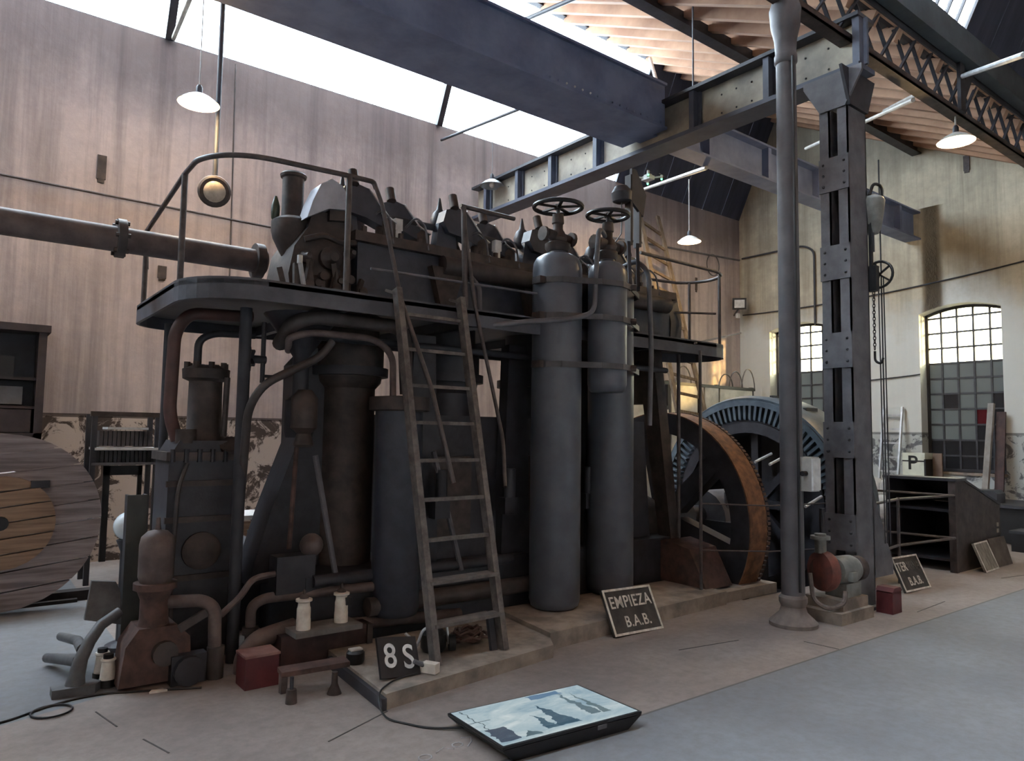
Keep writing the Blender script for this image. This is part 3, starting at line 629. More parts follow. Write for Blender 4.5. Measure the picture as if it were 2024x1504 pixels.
# left drive end on the deck
obj('gear_case', MB().prism([(-.17, 0), (.28, 0), (.30, .55), (.10, .60), (-.06, .58), (-.16, .42), (-.20, .2)], (2.12, 5.28, 2.58), (1, 0, 0), (0, 0, 1), (0, .5, 0)), BROWN, E_)
obj('gear_bowl', MB().lathe([(.07, 2.95), (.10, 3.0), (.15, 3.10), (.165, 3.16), (.165, 3.24), (.12, 3.27)], (2.03, 5.52, 0), n=20), BROWN, E_)
obj('gear_top', MB().prism([(-.10, 0), (.26, 0), (.28, .12), (.22, .2), (-.06, .18)], (2.16, 5.30, 3.12), (1, 0, 0), (0, 0, 1), (0, .40, 0)), BROWN, E_)
hd = [(-.17, 0), (.0, 0.10), (.16, .12), (.17, .20), (.11, .30), (.02, .34), (-.07, .28), (-.13, .14)]
obj('belt_hood', MB().prism(hd, (2.20, 5.22, 3.22), (1, 0, 0), (0, 0, 1), (0, .20, 0)), HOOD, E_)
obj('hood_shell', MB().prism([(0, 0), (.15, .02), (.18, .16), (.14, .27), (0, .33)], (2.22, 5.25, 3.24), (1, 0, 0), (0, 0, 1), (0, .32, 0)), BROWN, E_)
obj('breather_stack', MB().lathe([(.085, 3.25), (.085, 3.62), (.10, 3.63), (.105, 3.65), (.09, 3.665), (.07, 3.66)], (2.05, 5.60, 0), n=24), BROWN, E_)
obj('finial_oiler', MB().lathe([(.012, 3.16), (.014, 3.24), (.03, 3.26), (.034, 3.31), (.034, 3.36), (.022, 3.40), (.01, 3.44)], (1.90, 5.56, 0), n=12), mat('dark green brass', (.07, .10, .06), (.03, .045, .03), 12, .4), E_)
for i in range(9):
    x = 1.88+.07*i; obj('linkage', MB().bar((x, 5.20, 2.60+.02*(i % 3)), (x+.05*((i % 3)-1), 5.22, 2.80+.05*(i % 4)), .03, .04), BROWN, E_)
for i in range(5):
    a = V(2.05+.11*i, 5.22, 2.70+.08*(i % 2)); obj('bolt_boss', MB().cyl(a, a+V(0, -.05, 0), .035, 10), BROWN, E_)
for i, (dx, dz, rr_) in enumerate(((.02, .12, .07), (.20, .16, .055), (.14, .34, .09), (-.06, .32, .05), (.30, .40, .045))):
    obj('pump_boss', MB().lathe([(rr_, 0), (rr_, .05), (rr_*.6, .07), (rr_*.4, .11)], (2.10+dx, 5.285, 2.60+dz), (0, -1, 0), 14), PIPEB, E_)
obj('control_lever', MB().bar((2.02, 5.18, 2.60), (1.96, 5.16, 2.86), .02, .03).cyl((1.96, 5.16, 2.84), (1.96, 5.16, 2.90), .022, 8), GALV, E_)
obj('gear_case_rib', MB().tube(fillet([(2.02, 5.24, 3.05), (2.16, 5.2, 3.10), (2.30, 5.2, 3.06), (2.42, 5.2, 3.08)], .05), .025, 8), BROWN, E_)
# pipework and rods under the deck
obj('arch_pipe', MB().tube(fillet([(1.90, 5.35, 2.25), (1.86, 5.0, 2.36), (2.0, 4.98, 2.425), (2.75, 4.98, 2.42), (2.80, 5.0, 1.9)], .12), .055, 12), PIPEB, E_)
obj('hot_pipe', MB().tube(fillet([(1.95, 5.3, 2.20), (1.84, 5.0, 2.26), (2.0, 4.98, 2.31), (2.50, 4.98, 2.31), (2.66, 4.98, 2.20), (2.68, 5.0, 1.85)], .12), .026, 10), PIPE, E_)
obj('slanting_pipe', MB().tube(fillet([(1.64, 5.3, 1.0), (1.60, 5.08, 1.75), (1.68, 5.02, 1.92), (2.08, 5.0, 2.14), (2.17, 5.0, 2.26)], .1), .03, 10), PIPEB, E_)
obj('air_receiver', MB().lathe([(.17, .22), (.185, .26), (.185, 1.78)], (2.74, 5.0, 0), n=28), IRONB, E_)
obj('receiver_flange', MB().lathe([(.185, 1.76), (.235, 1.77), (.235, 1.87), (.10, 1.88)], (2.74, 5.0, 0), n=28), BROWN, E_)
obj('side_frame', MB().prism([(0, 0), (.62, 0), (.62, 1.75), (.46, 1.82), (.34, 1.68), (.34, 1.05), (.16, .55)], (1.78, 5.5, .45), (1, 0, 0), (0, 0, 1), (0, .35, 0)), IRON, E_)
obj('side_column', MB().lathe([(.10, 1.55), (.11, 1.6), (.11, 1.82), (.06, 1.86), (.06, 2.15), (.16, 2.3), (.28, 2.46)], (2.02, 5.22, 0), n=16), IRON, E_)
obj('small_cylinder', MB().lathe([(.06, 1.48), (.075, 1.5), (.05, 1.58), (.095, 1.62), (.095, 1.84), (.05, 1.9)], (2.02, 5.12, 0), n=16), BROWN, E_)
obj('push_rod', MB().cyl((1.985, 5.15, 1.5), (1.955, 5.15, .75), .018, 8), RUSTD, E_)
obj('lever_rod', MB().cyl((2.10, 5.08, 1.42), (2.30, 5.08, .48), .022, 8), STEEL, E_)
obj('lever_rod', MB().cyl((3.07, 5.02, 1.45), (3.36, 5.02, .48), .022, 8), STEEL, E_)
obj('ball_weight', MB().sphere((2.11, 5.12, .77), .085, 16, 10), PIPE, E_)
obj('governor_box', MB().cbox((1.98, 5.14, .58), (.28, .16, .26)), IRON, E_)
vh = obj('valve_star', MB().cyl((1.78, 5.35, 1.95), (1.78, 5.35, 2.4), .018, 8).cyl((1.66, 5.35, 2.12), (1.80, 5.35, 2.12), .03, 10).cyl((1.80, 5.35, 2.0), (1.95, 5.35, 2.0), .012, 8), IRON, E_)
for k in range(5):
    a = 2*PI*k/5; obj('handle_spoke', MB().bar((1.68, 5.33, 2.12), (1.68, 5.33+.09*math.cos(a), 2.12+.09*math.sin(a)), .025, .02), IRON, vh)
obj('bearing_pedestal', MB().prism([(-.62, 0), (.55, 0), (.38, .30), (-.1, .42), (-.42, .36)], (5.85, 5.1, .12), (0, 1, 0), (0, 0, 1), (.42, 0, 0)), RUSTD, E_)
obj('bearing_cap', MB().cyl((5.9, 5.58, .66), (6.22, 5.58, .66), .26, 20), BROWN, E_)
obj('end_frame', MB().prism([(-.52, 0), (-.36, 0), (-.12, 1.5), (.2, 1.5), (.3, 0), (.55, 0), (.3, 2.1), (-.26, 2.1)], (6.0, 5.55, .45), (0, 1, 0), (0, 0, 1), (.14, 0, 0)), BROWN, E_)

# ------------------------------------------------------------------ flywheel and generator
SY, SZ = 5.58, .66
t = thing('flywheel', 'large spoked flywheel with rusty toothed rim beside the gas bottles', 'flywheel', (6.5, SY, SZ))
FR, FX0, FX1 = 1.20, 6.42, 6.72
obj('rim', MB().ring((FX0, SY, SZ), (1, 0, 0), FR, FR-.22, FX1-FX0, 96), IRON, t)
obj('rusty_tread', MB().ring((FX0+.004, SY, SZ), (1, 0, 0), FR+.012, FR-.01, FX1-FX0-.004, 96), RUST, t)
tooth = MB().box(-.025, -.016, 0, .025, .016, .035).mesh('tooth'); tooth.materials.append(RUSTD)
for k in range(150):
    a = 2*PI*k/150
    if math.sin(a) < -.72: continue
    o = bpy.data.objects.new('tooth', tooth); COL.objects.link(o); o.parent = t; o.matrix_parent_inverse = Matrix.Translation(-t.location)
    o.location = (FX1+.02, SY+(FR-.015)*math.cos(a), SZ+(FR-.015)*math.sin(a)); o.rotation_euler = (a-PI/2, 0, 0)
obj('hub', MB().cyl((6.36, SY, SZ), (6.80, SY, SZ), .24, 28), IRON, t)
for k in range(6):
    a = 2*PI*k/6+.30; d = V(0, math.cos(a), math.sin(a)); c = V(6.57, SY, SZ)
    obj('spoke', MB().bar(c+d*.18, c+d*(FR-.2), .20, .17, (1, 0, 0)), IRON, t)
obj('shaft', MB().cyl((5.6, SY, SZ), (9.0, SY, SZ), .12, 20), STEELD, t)
t = thing('generator', 'big blue grey generator ring with slotted armature behind the flywheel', 'generator', (8.3, SY, .72))
GZ = .74; GR = 1.40
obj('stator_frame', MB().lathe([(GR-.10, 0), (GR-.03, -.02), (GR, .05), (GR, .62), (GR-.03, .68), (GR-.10, .66), (GR-.10, 0)], (8.12, SY, GZ), (1, 0, 0), 96, caps=False), GENBLUE, t)
obj('front_flange', MB().ring((8.08, SY, GZ), (1, 0, 0), GR-.06, GR-.13, .06, 96), GENBLUE, t)
obj('armature_drum', MB().ring((8.16, SY, GZ), (1, 0, 0), GR-.14, GR-.42, .5, 96), IRONB, t)
fing = MB().prism([(-.017, 0), (.017, 0), (.017, -.17), (-.017, -.19)], (0, 0, 0), (0, 1, 0), (0, 0, 1), (.06, 0, 0)).mesh('winding_bar'); fing.materials.append(GENBLUE)
for k in range(96):
    a = 2*PI*k/96
    if math.sin(a) < -.6: continue
    o = bpy.data.objects.new('winding_bar', fing); COL.objects.link(o); o.parent = t; o.matrix_parent_inverse = Matrix.Translation(-t.location)
    o.location = (8.09, SY+(GR-.13)*math.cos(a), GZ+(GR-.13)*math.sin(a)); o.rotation_euler = (a-PI/2, 0, 0)
obj('dark_backing_disc', MB().cyl((8.62, SY, GZ), (8.66, SY, GZ), GR-.12, 64), IRON, t)  # added dark disc; blocks the bright wall so the inside looks shaded
obj('inner_ring', MB().ring((8.12, SY, GZ), (1, 0, 0), GR-.34, GR-.48, .4, 72), IRON, t)
for k in range(8):
    a = 2*PI*k/8; d = V(0, math.cos(a), math.sin(a)); c = V(8.35, SY, GZ); obj('spider_arm', MB().bar(c, c+d*(GR-.45), .10, .08, (1, 0, 0)), IRON, t)
for k in range(10):
    a = PI*k/9.0; obj('frame_slot', MB().cbox((8.46, SY+(GR+.0)*math.cos(a), GZ+(GR+.0)*math.sin(a)), (.26, .05, .05)), BLACK, t)
for dy in (-.95, .95): obj('foot', MB().box(8.2, SY+dy-.25, -.0, 8.75, SY+dy+.25, .12) if False else MB().prism([(-.2, 0), (.2, 0), (.12, .5), (-.12, .5)], (8.15, SY+dy*1.22, -.1), (0, 1, 0), (0, 0, 1), (.5, 0, 0)), GENBLUE, t)
for k, (y, z) in enumerate(((5.0, 1.28), (5.2, 1.30), (4.62, 1.0), (4.55, .82))): obj('brush_rod', MB().cyl((7.75, y, z), (8.1, y, z+.1), .018, 8), WHITEP, t)
t = thing('shaft_bearing', 'grey bolted shaft bearing seen through the flywheel spokes', 'bearing', (7.4, SY, .2))
obj('bearing_cap', MB().prism(arc(0, 0, .34, 0, 180, 10), (7.15, SY-.05, .62), (0, 1, 0), (0, 0, 1), (.5, 0, 0)), STEEL, t)
obj('bearing_base', MB().box(7.1, 5.0, -.3, 7.7, 6.15, .62), STEELD, t)
for y in (5.25, 5.85): obj('bolt', MB().cyl((7.25, y, .62), (7.25, y, .95), .03, 8), STEEL, t)
obj('pit_beam', MB().box(6.9, 4.34, -.35, 7.9, 6.95, -.2), STEELD, t)

# ------------------------------------------------------------------ barrier wires
t = thing('flywheel_barrier', 'thin iron post with two wires guarding the flywheel', 'barrier', (5.80, 4.50, 0))
obj('post', MB().cyl((5.80, 4.50, .1), (5.80, 4.50, 2.45), .016, 8), RAIL, t)
obj('wire', MB().tube([(5.80, 4.50, .95), (6.5, 4.2, .92), (7.1, 3.85, .95)], .008, 6), RAIL, t)
obj('wire', MB().tube([(5.80, 4.50, .50), (6.5, 4.2, .47), (7.1, 3.85, .50)], .008, 6), RAIL, t)

# ------------------------------------------------------------------ duct, compressor, pump and loose iron at the left
t = thing('exhaust_duct', 'thick brown exhaust pipe with bolted flanges running to the engine', 'pipe', (.9, 6.2, 3.0))
obj('pipe', MB().cyl((-5.9, 6.2, 3.06), (2.05, 6.2, 3.05), .098, 24), PIPE, t)
for x in (.93, -2.2): 
    fl = obj('flange', MB().cyl((x-.03, 6.2, 3.06), (x+.03, 6.2, 3.06), .15, 20), PIPEB, t)
    for k in range(6):
        a = 2*PI*k/6; obj('bolt', MB().cyl((x-.05, 6.2+.125*math.cos(a), 3.06+.125*math.sin(a)), (x+.05, 6.2+.125*math.cos(a), 3.06+.125*math.sin(a)), .018, 6), BROWN, fl)
obj('end_flange', MB().cyl((1.95, 6.2, 3.05), (2.02, 6.2, 3.05), .15, 20), BROWN, t)
t = thing('air_compressor', 'tall dark compressor with bolted cylinder under the platform end', 'compressor', (1.42, 5.62, 0))
obj('crankcase', MB().prism([(-.24, 0), (.24, 0), (.23, 1.42), (.15, 1.52), (-.17, 1.52), (-.235, 1.4)], (1.42, 5.42, 0), (1, 0, 0), (0, 0, 1), (0, .42, 0)), IRON, t)
obj('cylinder', MB().lathe([(.17, 1.50), (.12, 1.58), (.115, 1.95), (.16, 1.97), (.165, 2.04), (.10, 2.07)], (1.45, 5.6, 0), n=24), BROWN, t)
for k in range(8):
    a = 2*PI*k/8; obj('head_bolt', MB().cyl((1.45+.135*math.cos(a), 5.6+.135*math.sin(a), 2.03), (1.45+.135*math.cos(a), 5.6+.135*math.sin(a), 2.09), .022, 8), BROWN, t)
obj('side_pipe', MB().cyl((1.55, 5.45, 1.55), (1.56, 5.45, 1.98), .022, 8), PIPEB, t)
obj('inspection_cover', MB().lathe([(.13, 0), (.13, .03), (.10, .045), (.03, .05)], (1.42, 5.42, .75), (0, -1, 0), 20), BROWN, t)
obj('mid_flange', MB().box(1.16, 5.38, 1.38, 1.68, 5.86, 1.44), BROWN, t)
for k in range(6): obj('flange_bolt', MB().cyl((1.20+.088*k, 5.385, 1.37), (1.20+.088*k, 5.385, 1.46), .018, 8), STEELD, t)
obj('oil_pipe', MB().tube(fillet([(1.24, 5.39, .2), (1.22, 5.36, .6), (1.24, 5.36, 1.2), (1.30, 5.40, 1.36)], .1), .016, 8), PIPEB, t)
obj('valve_cap', MB().cyl((1.30, 5.48, 1.50), (1.30, 5.48, 1.60), .07, 14), BROWN, t)
obj('side_boss', MB().cyl((1.60, 5.44, 1.46), (1.58, 5.40, 1.50), .07, 14), BROWN, t)
for z in (.55, .95, 1.2): obj('rib', MB().box(1.17, 5.40, z, 1.67, 5.43, z+.04), BROWN, t)
tag(obj('red_pipe', MB().tube(fillet([(1.26, 5.55, 1.52), (1.20, 5.55, 1.70), (1.21, 5.55, 2.30), (1.30, 5.55, 2.44), (1.75, 5.55, 2.46)], .12), .045, 12), REDPIPE), 'oxide red pipe looping from the compressor up to the platform', 'pipe')
tag(obj('black_pipe', MB().tube(fillet([(1.39, 5.62, 2.05), (1.39, 5.62, 2.26), (1.50, 5.62, 2.32), (1.80, 5.62, 2.33)], .1), .028, 10), STEELD), 'thin black pipe bending out of the compressor head', 'pipe')
t = thing('water_pump', 'rusty brown water pump with a domed air vessel on the floor', 'pump', (1.08, 5.1, 0))
obj('air_vessel', MB().lathe([(.09, .62), (.105, .66), (.105, .86), (.095, .91), (.06, .945), (.02, .955), (.014, .99), (.012, 1.03)], (1.07, 5.1, 0), n=24), PIPE, t)
obj('vessel_flange', MB().cyl((1.07, 5.1, .585), (1.07, 5.1, .625), .13, 16), RUSTD, t)
obj('pump_neck', MB().lathe([(.10, .33), (.085, .40), (.085, .52), (.11, .585)], (1.07, 5.1, 0), n=18), RUSTD, t)
obj('pump_body', MB().prism([(-.20, 0), (.22, 0), (.20, .26), (.12, .34), (-.10, .34), (-.17, .24)], (1.07, 5.0, .02), (1, 0, 0), (0, 0, 1), (0, .26, 0)), RUSTD, t)
obj('valve_cover', MB().cyl((1.12, 5.0, .20), (1.12, 4.95, .20), .075, 14), PIPEB, t)
obj('delivery_pipe', MB().tube(fillet([(1.12, 5.1, .49), (1.34, 5.02, .49), (1.41, 4.98, .44), (1.42, 4.96, .0)], .1), .042, 12), PIPE, t)
obj('pipe_sleeve', MB().cyl((1.42, 4.96, 0), (1.42, 4.96, .20), .055, 12), PIPEB, t)
obj('lever', MB().bar((1.20, 5.0, .33), (1.36, 4.98, .42), .03, .05), PIPEB, t)
obj('drain_casting', MB().cyl((1.25, 4.95, .09), (1.25, 4.88, .09), .09, 14).box(1.15, 4.93, 0, 1.36, 5.02, .18), IRON, t)
t = thing('floor_pipework', 'rusty brown pipes running along the floor under the engine', 'pipes', (2.1, 5.0, 0))
obj('upper_pipe', MB().tube(fillet([(1.70, 5.15, 0), (1.70, 5.15, .38), (1.78, 5.12, .43), (2.68, 5.0, .44)], .09), .036, 12), PIPE, t)
obj('upper_coupling', MB().cyl((1.70, 5.15, .19), (1.70, 5.15, .24), .055, 12), PIPEB, t)
obj('bent_pipe', MB().tube(fillet([(1.60, 4.96, 0), (1.60, 4.96, .10), (1.68, 4.96, .20), (1.95, 4.98, .24)], .13), .062, 14), PIPE, t)
obj('long_pipe', MB().cyl((1.93, 4.98, .22), (3.35, 5.02, .13), .045, 12), PIPE, t)
obj('thin_pipe', MB().tube(fillet([(1.45, 5.0, .38), (1.60, 5.05, .48), (1.68, 5.1, .58), (1.90, 5.1, .60)], .07), .022, 8), PIPE, t)
obj('saddle', MB().box(1.90, 4.93, 0, 2.0, 5.05, .2), IRON, t)
# drum of weathered planks
t = thing('cable_drum', 'big wooden cable drum of grey planks with a tan centre disc', 'cable drum', (.35, 8.0, 0))
DC = V(.35, 7.6, .775); DR = .76; tl = math.radians(-7)
def disc_planks(name, parent, c, R, y0, y1, npl, mt, inner=0, side=8):
    w_ = 2*R/npl
    for i in range(npl):
        a, b = -R+w_*i+.006, -R+w_*(i+1)-.006
        pts = [(-math.sqrt(max(R*R-q*q, .0004)), q) for q in [a+(b-a)*k/4 for k in range(5)]]
        poly = [(-x, q) for x, q in pts]+[(x, q) for x, q in reversed(pts)]
        ca, sa = math.cos(-tl), math.sin(-tl); poly = [(x*ca-q*sa, x*sa+q*ca) for x, q in poly]
        j = random.uniform(-.006, .006)
        obj(name, MB().prism(poly, (c.x, y0+j, c.z), (1, 0, 0), (0, 0, 1), (0, y1-y0, 0)), mt, parent)
disc_planks('flange_plank', t, DC, DR, 7.6, 7.66, 9, PLANK)
disc_planks('centre_plank', t, DC, .40, 7.55, 7.598, 6, PLANKO)
disc_planks('rear_plank', t, DC, DR, 8.42, 8.48, 9, PLANK)
obj('barrel', MB().cyl((.35, 7.66, .775), (.35, 8.42, .775), .42, 24), PLANK, t)
obj('iron_lug', MB().cbox((.62, 7.57, 1.10), (.14, .05, .06)), IRON, t)
obj('hub_hole', MB().cyl((.35, 7.54, .775), (.35, 7.56, .775), .06, 14), BLACK, t)
tag(obj('timber_sleeper', MB().box(-1.6, 7.78, 0, .98, 7.92, .03).box(-1.6, 7.84, 0, 1.5, 7.98, .09), mat('tarred timber', (.035, .028, .028), (.02, .016, .016), 5, .9)), 'dark timber sleeper on the floor below the cable drum', 'timber')
t = thing('battery_rack', 'old iron rack with white topped trays against the stained wall', 'rack', (1.45, 8.7, 0))
for x in (1.14, 1.74):
    for y in (8.55, 8.95): obj('upright', MB().box(x-.025, y-.025, 0, x+.025, y+.025, 1.74), STEELD, t)
obj('top_rail', MB().box(1.10, 8.52, 1.72, 1.85, 8.57, 1.77), BROWN, t)
obj('tray_top', MB().box(1.15, 8.50, 1.37, 1.76, 8.95, 1.395), WHITEP, t); obj('tray_top', MB().box(1.27, 8.60, 1.585, 1.66, 8.95, 1.61), WHITEP, t)
for i in range(15):
    x = 1.17+.04*i; obj('plate', MB().box(x, 8.55, 1.24, x+.03, 8.9, 1.365), STEELD if i % 3 else BLACK, t)
for i in range(12):
    x = 1.20+.042*i; obj('plate', MB().box(x, 8.62, 1.41, x+.034, 8.95, 1.57), PIPEB, t)
obj('bottom_rail', MB().box(1.13, 8.51, 1.215, 1.77, 8.55, 1.24), STEEL, t)
obj('inner_frame', MB().box(1.27, 8.7, .2, 1.33, 8.75, 1.2).box(1.60, 8.7, .4, 1.64, 8.75, 1.2).box(1.27, 8.7, 1.1, 1.64, 8.75, 1.2), BLACK, t)
t = thing('wall_cabinet', 'open dark wooden cabinet hung on the stained wall above the drum', 'cabinet', (.2, 9.8, 1.46))
CAB = mat('dark cabinet wood', (.060, .048, .052), (.032, .025, .028), 4, .7)
obj('frame', MB().box(-.75, 9.62, 1.46, -.68, 10, 2.68).box(.69, 9.62, 1.46, .77, 10, 2.68).box(-.75, 9.62, 1.46, .77, 10, 1.53), CAB, t)
obj('cornice', MB().box(-.78, 9.58, 2.66, .80, 10, 2.74), CAB, t)
obj('back_board', MB().box(-.7, 9.95, 1.5, .7, 10, 2.68), STEELD, t)
for z in (2.12, 1.80): obj('shelf', MB().box(-.7, 9.66, z, .7, 9.96, z+.03), CAB, t)
obj('bright_panel', MB().box(-.5, 9.80, 1.85, .58, 9.84, 2.05), mat('pale backing', (.30, .29, .30), (.2, .2, .2), 5, .6), t)
obj('apparatus', MB().box(.15, 9.72, 2.15, .48, 9.9, 2.38).cyl((.22, 9.75, 2.38), (.22, 9.75, 2.46), .05, 12), BLACK, t)
obj('lower_door', MB().box(-.66, 9.64, 1.54, .66, 9.67, 1.79), CAB, t)
t = thing('globe_lamp', 'round white glass globe on a dark stand behind the pump', 'lamp globe', (1.06, 6.0, 0))
obj('globe', MB().sphere((1.06, 6.0, .88), .105, 24, 14), mat('bluish white glass', (.70, .78, .82), (.62, .70, .74), 5, .12), t)
obj('stand', MB().lathe([(.12, 0), (.12, .03), (.05, .06), (.05, .70), (.08, .78), (.06, .79)], (1.06, 6.0, 0), n=16), IRON, t)
t = thing('metal_trough', 'upright dark green steel channel standing behind the domed vessel', 'steel channel', (.98, 5.35, 0))
obj('channel_face', MB().box(.925, 5.33, 0, 1.045, 5.345, 1.16), mat('dark green steel', (.045, .05, .045), (.028, .03, .028), 6, .6), t)
obj('channel_lip', MB().box(.925, 5.345, 0, .94, 5.42, 1.16).box(1.03, 5.345, 0, 1.045, 5.42, 1.16), STEELD, t)
t = thing('forked_casting', 'dark forked iron casting with a flat foot lying on the grey floor', 'iron casting', (.70, 5.3, 0))
CAST = mat('grey cast iron', (.115, .118, .122), (.060, .060, .064), 8, .55)
obj('curved_arm', MB().tube(fillet([(.66, 5.16, .03), (.68, 5.16, .14), (.72, 5.2, .26), (.80, 5.26, .36), (.91, 5.3, .43)], .12), [.07]*7+[.06]*6+[.05]*7 , 8) if False else MB().tube([(.66, 5.16, .02), (.67, 5.165, .10), (.69, 5.18, .19), (.735, 5.21, .28), (.80, 5.26, .36), (.91, 5.3, .42)], [.060, .046, .040, .036, .034, .032], 12), CAST, t)
obj('foot_plate', MB().prism([(-.12, -.05), (.10, -.07), (.14, .0), (.10, .07), (-.12, .06)], (.66, 5.15, .0), (1, 0, 0), (0, 1, 0), (0, 0, .05)), CAST, t)
obj('side_arm', MB().tube([(.70, 5.30, .15), (.66, 5.55, .10), (.58, 5.85, .05)], [.042, .036, .032], 12), CAST, t)
obj('rear_arm', MB().tube([(.72, 5.35, .2), (.74, 5.75, .16), (.68, 6.1, .12)], [.036, .032, .03], 12), CAST, t)
obj('top_plate', MB().prism([(-.10, -.02), (.12, -.08), (.16, -.0), (.08, .20), (-.06, .22)], (.82, 5.36, .40), (1, 0, 0), (0, .35, .94), (0, .04, 0)), CAST, t)
def jar(x, y, z, r, h, label, cat='insulator', group=None, dark=True):
    t = thing('white_insulator', label, cat, (x, y, z), group)
    obj('body', MB().lathe([(r, 0), (r*1.0, h*.30), (r*.96, h*.32), (r*.96, h*.62), (r*.85, h*.68), (r*.80, h*.80), (r*1.15, h*.84), (r*1.15, h*.90), (r*.7, h*.92)], (x, y, z), n=20), WHITE, t)
    obj('cap', MB().lathe([(r*.65, h*.92), (r*.5, h*1.0), (r*.2, h*1.04), (r*.22, h*1.14), (r*.06, h*1.18)], (x, y, z), n=14), BROWN, t); return t
def base_jar(x, y, label):
    t = thing('white_insulator', label, 'insulator', (x, y, 0), 'insulators beside the casting')
    obj('foot', MB().cyl((x, y, 0), (x, y, .045), .052, 16), BLACK, t); obj('body', MB().lathe([(.046, .045), (.036, .15), (.044, .16), (.04, .17)], (x, y, 0), n=18), WHITE, t)
    obj('cap', MB().cyl((x, y, .17), (x, y, .195), .03, 12), BLACK, t)
base_jar(.84, 5.18, 'white porcelain insulator with black foot standing in the open by the forked casting'); base_jar(.83, 5.34, 'white porcelain insulator half hidden behind another beside the forked casting')
tag(obj('floor_shard', MB().prism([(-.05, 0), (.05, -.01), (.03, .03), (-.03, .035)], (1.07, 4.88, 0), (1, 0, 0), (0, 1, 0), (0, 0, .012)), WHITE), 'small white shard lying on the floor before the pump', 'shard')
# red box, brown block, insulators on a plate
t = thing('red_box', 'dark red metal box with dusty lid in front of the bent pipe', 'box', (1.60, 4.68, 0))
obj('case', MB().box(1.50, 4.60, 0, 1.71, 4.78, .19), REDBOX, t); obj('lid', MB().box(1.495, 4.595, .19, 1.715, 4.785, .205), REDTOP, t)
t = thing('brown_block', 'dark brown riveted iron block below the two white insulators', 'iron block', (2.12, 4.95, 0))
obj('block', MB().box(1.80, 4.82, 0, 2.44, 5.10, .225), BENCHR, t); obj('end_rib', MB().box(2.42, 4.80, 0, 2.46, 5.1, .225), BROWN, t)
tag(obj('base_plate', MB().box(1.86, 4.72, .226, 2.34, 4.96, .262), mat('grey plate', (.20, .19, .185), (.12, .115, .11), 8, .7)), 'flat grey plate lying on the brown iron block', 'plate')
jar(1.94, 4.80, .263, .048, .225, 'whole white insulator standing on the grey plate near the red box'); j2 = jar(2.23, 4.84, .263, .048, .225, 'white insulator with a dark patch standing on the grey plate')
obj('dark_patch', MB().cbox((2.262, 4.797, .41), (.04, .03, .05)), BLACK, j2)
t = thing('small_screw_jack', 'small brown iron screw foot standing alone on the tiles', 'screw jack', (1.66, 4.25, 0)); 
obj('base', MB().lathe([(.035, 0), (.03, .07), (.028, .08)], (1.66, 4.25, 0), n=12), BROWN, t); obj('screw', MB().cyl((1.66, 4.25, .08), (1.66, 4.25, .15), .012, 8), STEELD, t)
t = thing('iron_stool', 'low rusty iron bar resting on a conical foot', 'iron bar', (1.95, 4.32, 0))
obj('foot', MB().lathe([(.045, 0), (.02, .06), (.018, .13)], (1.93, 4.25, 0), n=12), BROWN, t)
obj('top_bar', MB().bar((1.64, 4.40, .14), (2.05, 4.34, .15), .13, .03), RUSTD, t); obj('rear_leg', MB().box(1.66, 4.42, 0, 1.70, 4.46, .13), PIPE, t)
# left side edging of the pad
tag(obj('edge_iron', MB().bar((2.045, 3.82, .035), (2.115, 4.75, .035), .03, .07), STEELD), 'dark angle iron edging the side of the ladder pad', 'edging')
t = thing('bearing_cup', 'round black bearing cup with a white label on the pad', 'bearing cup', (2.16, 4.45, .09))
obj('cup', MB().lathe([(.05, 0), (.06, .02), (.06, .07), (.045, .085)], (2.16, 4.45, .09), n=16), BLACK, t); obj('label_strip', MB().cbox((2.16, 4.45, .18), (.08, .05, .01)), WHITE, t)
t = thing('hand_trolley', 'small black wheeled trolley with bright bent handle behind the ladder', 'trolley', (2.68, 4.38, .09))
obj('body', MB().lathe([(.07, .0), (.09, .03), (.09, .12), (.06, .15)], (2.70, 4.36, .10), n=16), BLACK, t)
obj('handle', MB().tube(fillet([(2.50, 4.40, .24), (2.54, 4.38, .20), (2.55, 4.36, .12), (2.60, 4.34, .26), (2.72, 4.36, .285), (2.79, 4.34, .28), (2.80, 4.32, .14)], .03), .010, 8), GALV, t)
obj('wheel', MB().cyl((2.80, 4.32, .15), (2.84, 4.30, .15), .055, 16), RUBBER, t)
t = thing('inspection_lamp', 'small white plastic lamp head lying beside the 8S board', 'lamp', (2.46, 4.0, .09))
obj('head', MB().cbox((0, 0, .035), (.06, .10, .06)), WHITE, t, True); obj('neck', MB().cyl((-.02, .04, .05), (-.07, .08, .08), .015, 8), STEEL, t, True); t.rotation_euler = (0, 0, .5)
rm = MB()
for k in range(7):
    c = V(3.02+.03*math.sin(k*2.1), 4.42+.03*math.cos(k*1.7), .12+.012*k); r_ = .10-.008*k
    rm.tube([(c.x+r_*math.cos(2*PI*i/16+k)*1.5, c.y+r_*math.sin(2*PI*i/16+k), c.z+.012*math.sin(i*1.9+k)) for i in range(16)], .012, 6, True)
tag(obj('rope_coil', rm, RUSTD), 'heap of reddish brown rope lying on the pad behind the ladder', 'rope')

